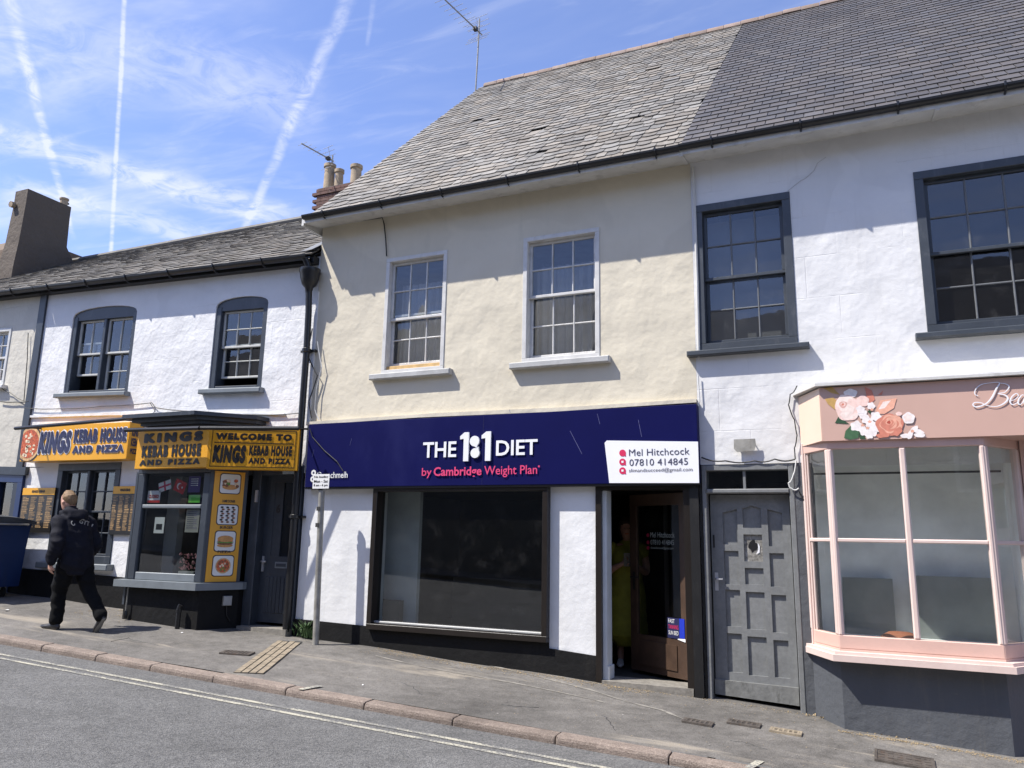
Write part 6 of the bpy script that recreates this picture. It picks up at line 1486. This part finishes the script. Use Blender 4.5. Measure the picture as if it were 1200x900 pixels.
# ---- the woman standing inside the doorway
wx, wy = -2.57, 1.12; wz_ = .555
wom = thing('person', (wx, wy, wz_), 'standing person in a long yellow-green dress inside the dark doorway', 'person')
WF = Vector((.28, -.96)).normalized(); WL = Vector((-WF.y, WF.x))
def wplace(p): w = WF*p.x+WL*p.y; return Vector((wx+w.x*1.04, wy+w.y*1.04, wz_+p.z*1.05))
body = MB()
limb(body, smooth_pts([((.0, 0, .85), .16, .12), ((.0, 0, 1.0), .14, .11), ((.02, 0, 1.18), .15, .12), ((.0, 0, 1.32), .15, .085), ((.0, 0, 1.37), .06, .055), ((.01, 0, 1.42), .05, .05)]))
limb(body, smooth_pts([((.02, 0, 1.41), .042, .05), ((.025, 0, 1.455), .062, .08), ((.02, 0, 1.51), .07, .09), ((.01, 0, 1.57), .07, .09), ((.0, 0, 1.61), .048, .06)]), n=18)
limb(body, [((.105, 0, 1.525), .011, .01), ((.122, 0, 1.50), .014, .011), ((.108, 0, 1.488), .013, .01)])
for s in (-1, 1):
    limb(body, [((.01, s*.072, 1.52), .012, .022), ((.0, s*.08, 1.51), .008, .02)])
    limb(body, smooth_pts([((.0, s*.08, .86), .08), ((.01, s*.08, .48), .05), ((-.01, s*.08, .30), .048), ((.0, s*.08, .07), .034)]))
    limb(body, smooth_pts([((.0, s*.175, 1.31), .05), ((-.02, s*.215, 1.16), .045), ((.02, s*.22, 1.03), .04), ((.13, s*.15, 1.07), .035), ((.20, s*.06, 1.12), .026)]))
hand(body, (.20, .055, 1.12), (.25, -.6, .6), (0, .3, 1), .8, .9); hand(body, (.20, -.055, 1.12), (.25, .6, .6), (0, .3, 1), .8, .9)
wbody = fuse(body, 'body', ['skin'], wom, .011, wplace, 3)
hair = MB(); limb(hair, smooth_pts([((-.035, 0, 1.42), .075, .05), ((-.03, 0, 1.48), .09, .075), ((-.02, 0, 1.56), .092, .095), ((.0, 0, 1.62), .07, .08)]), n=18); limb(hair, [((.075, -.055, 1.58), .02, .025), ((.09, 0, 1.59), .02, .025), ((.075, .055, 1.58), .02, .025)], (1, 0, 0))
fuse(hair, 'hair', ['hair_dark'], wom, .011, wplace, 4, .005, 40)
for s in (-1, 1): limb_ = MB(); limb(limb_, [((.098, s*.028, 1.52), .010, .006), ((.104, s*.028, 1.52), .006, .004)]); fuse(limb_, 'eye', ['ink_black'], wom, .005, wplace, 1)
mo = MB(); limb(mo, [((.100, -.02, 1.458), .006), ((.108, 0, 1.456), .008), ((.100, .02, 1.458), .006)], (0, 0, 1), 8); fuse(mo, 'mouth', ['print_sauce'], wom, .005, wplace, 1)
dr_ = MB(); limb(dr_, smooth_pts([((.0, 0, .34), .235, .20), ((.0, 0, .55), .22, .185), ((.0, 0, .80), .205, .165), ((.0, 0, 1.0), .175, .14), ((.02, 0, 1.16), .175, .15), ((.0, 0, 1.29), .16, .105), ((.0, 0, 1.345), .10, .075)]), n=24)
for s in (-1, 1): limb(dr_, [((.0, s*.15, 1.315), .065), ((-.01, s*.20, 1.24), .068)])
fuse(dr_, 'dress', ['dress_green'], wom, .013, wplace, 3, .010, 7.0, seed=2)
def wshoe(s): shoe('shoe', (-.06, s*.08, .0), (.17, s*.09, .0), (0, 0, 1), wom, wplace, ['shoe_white', 'shoe_white'], .04)
wshoe(-1); wshoe(1)
ph = thing('phone', wplace(Vector((.25, 0, 1.17))), 'black phone held in both hands by the person in the doorway', 'phone')
def TP(x, y, z): p = wplace(Vector((.245+y+z*.2, x, 1.17+z))); return tuple(p)
MB(TP).bbox(-.038, .038, -.005, .005, -.075, .075, .002).build('case', 'phone_black', ph); MB(TP).box(-.034, .034, -.007, -.0055, -.07, .07).build('screen', 'ink_navy', ph)
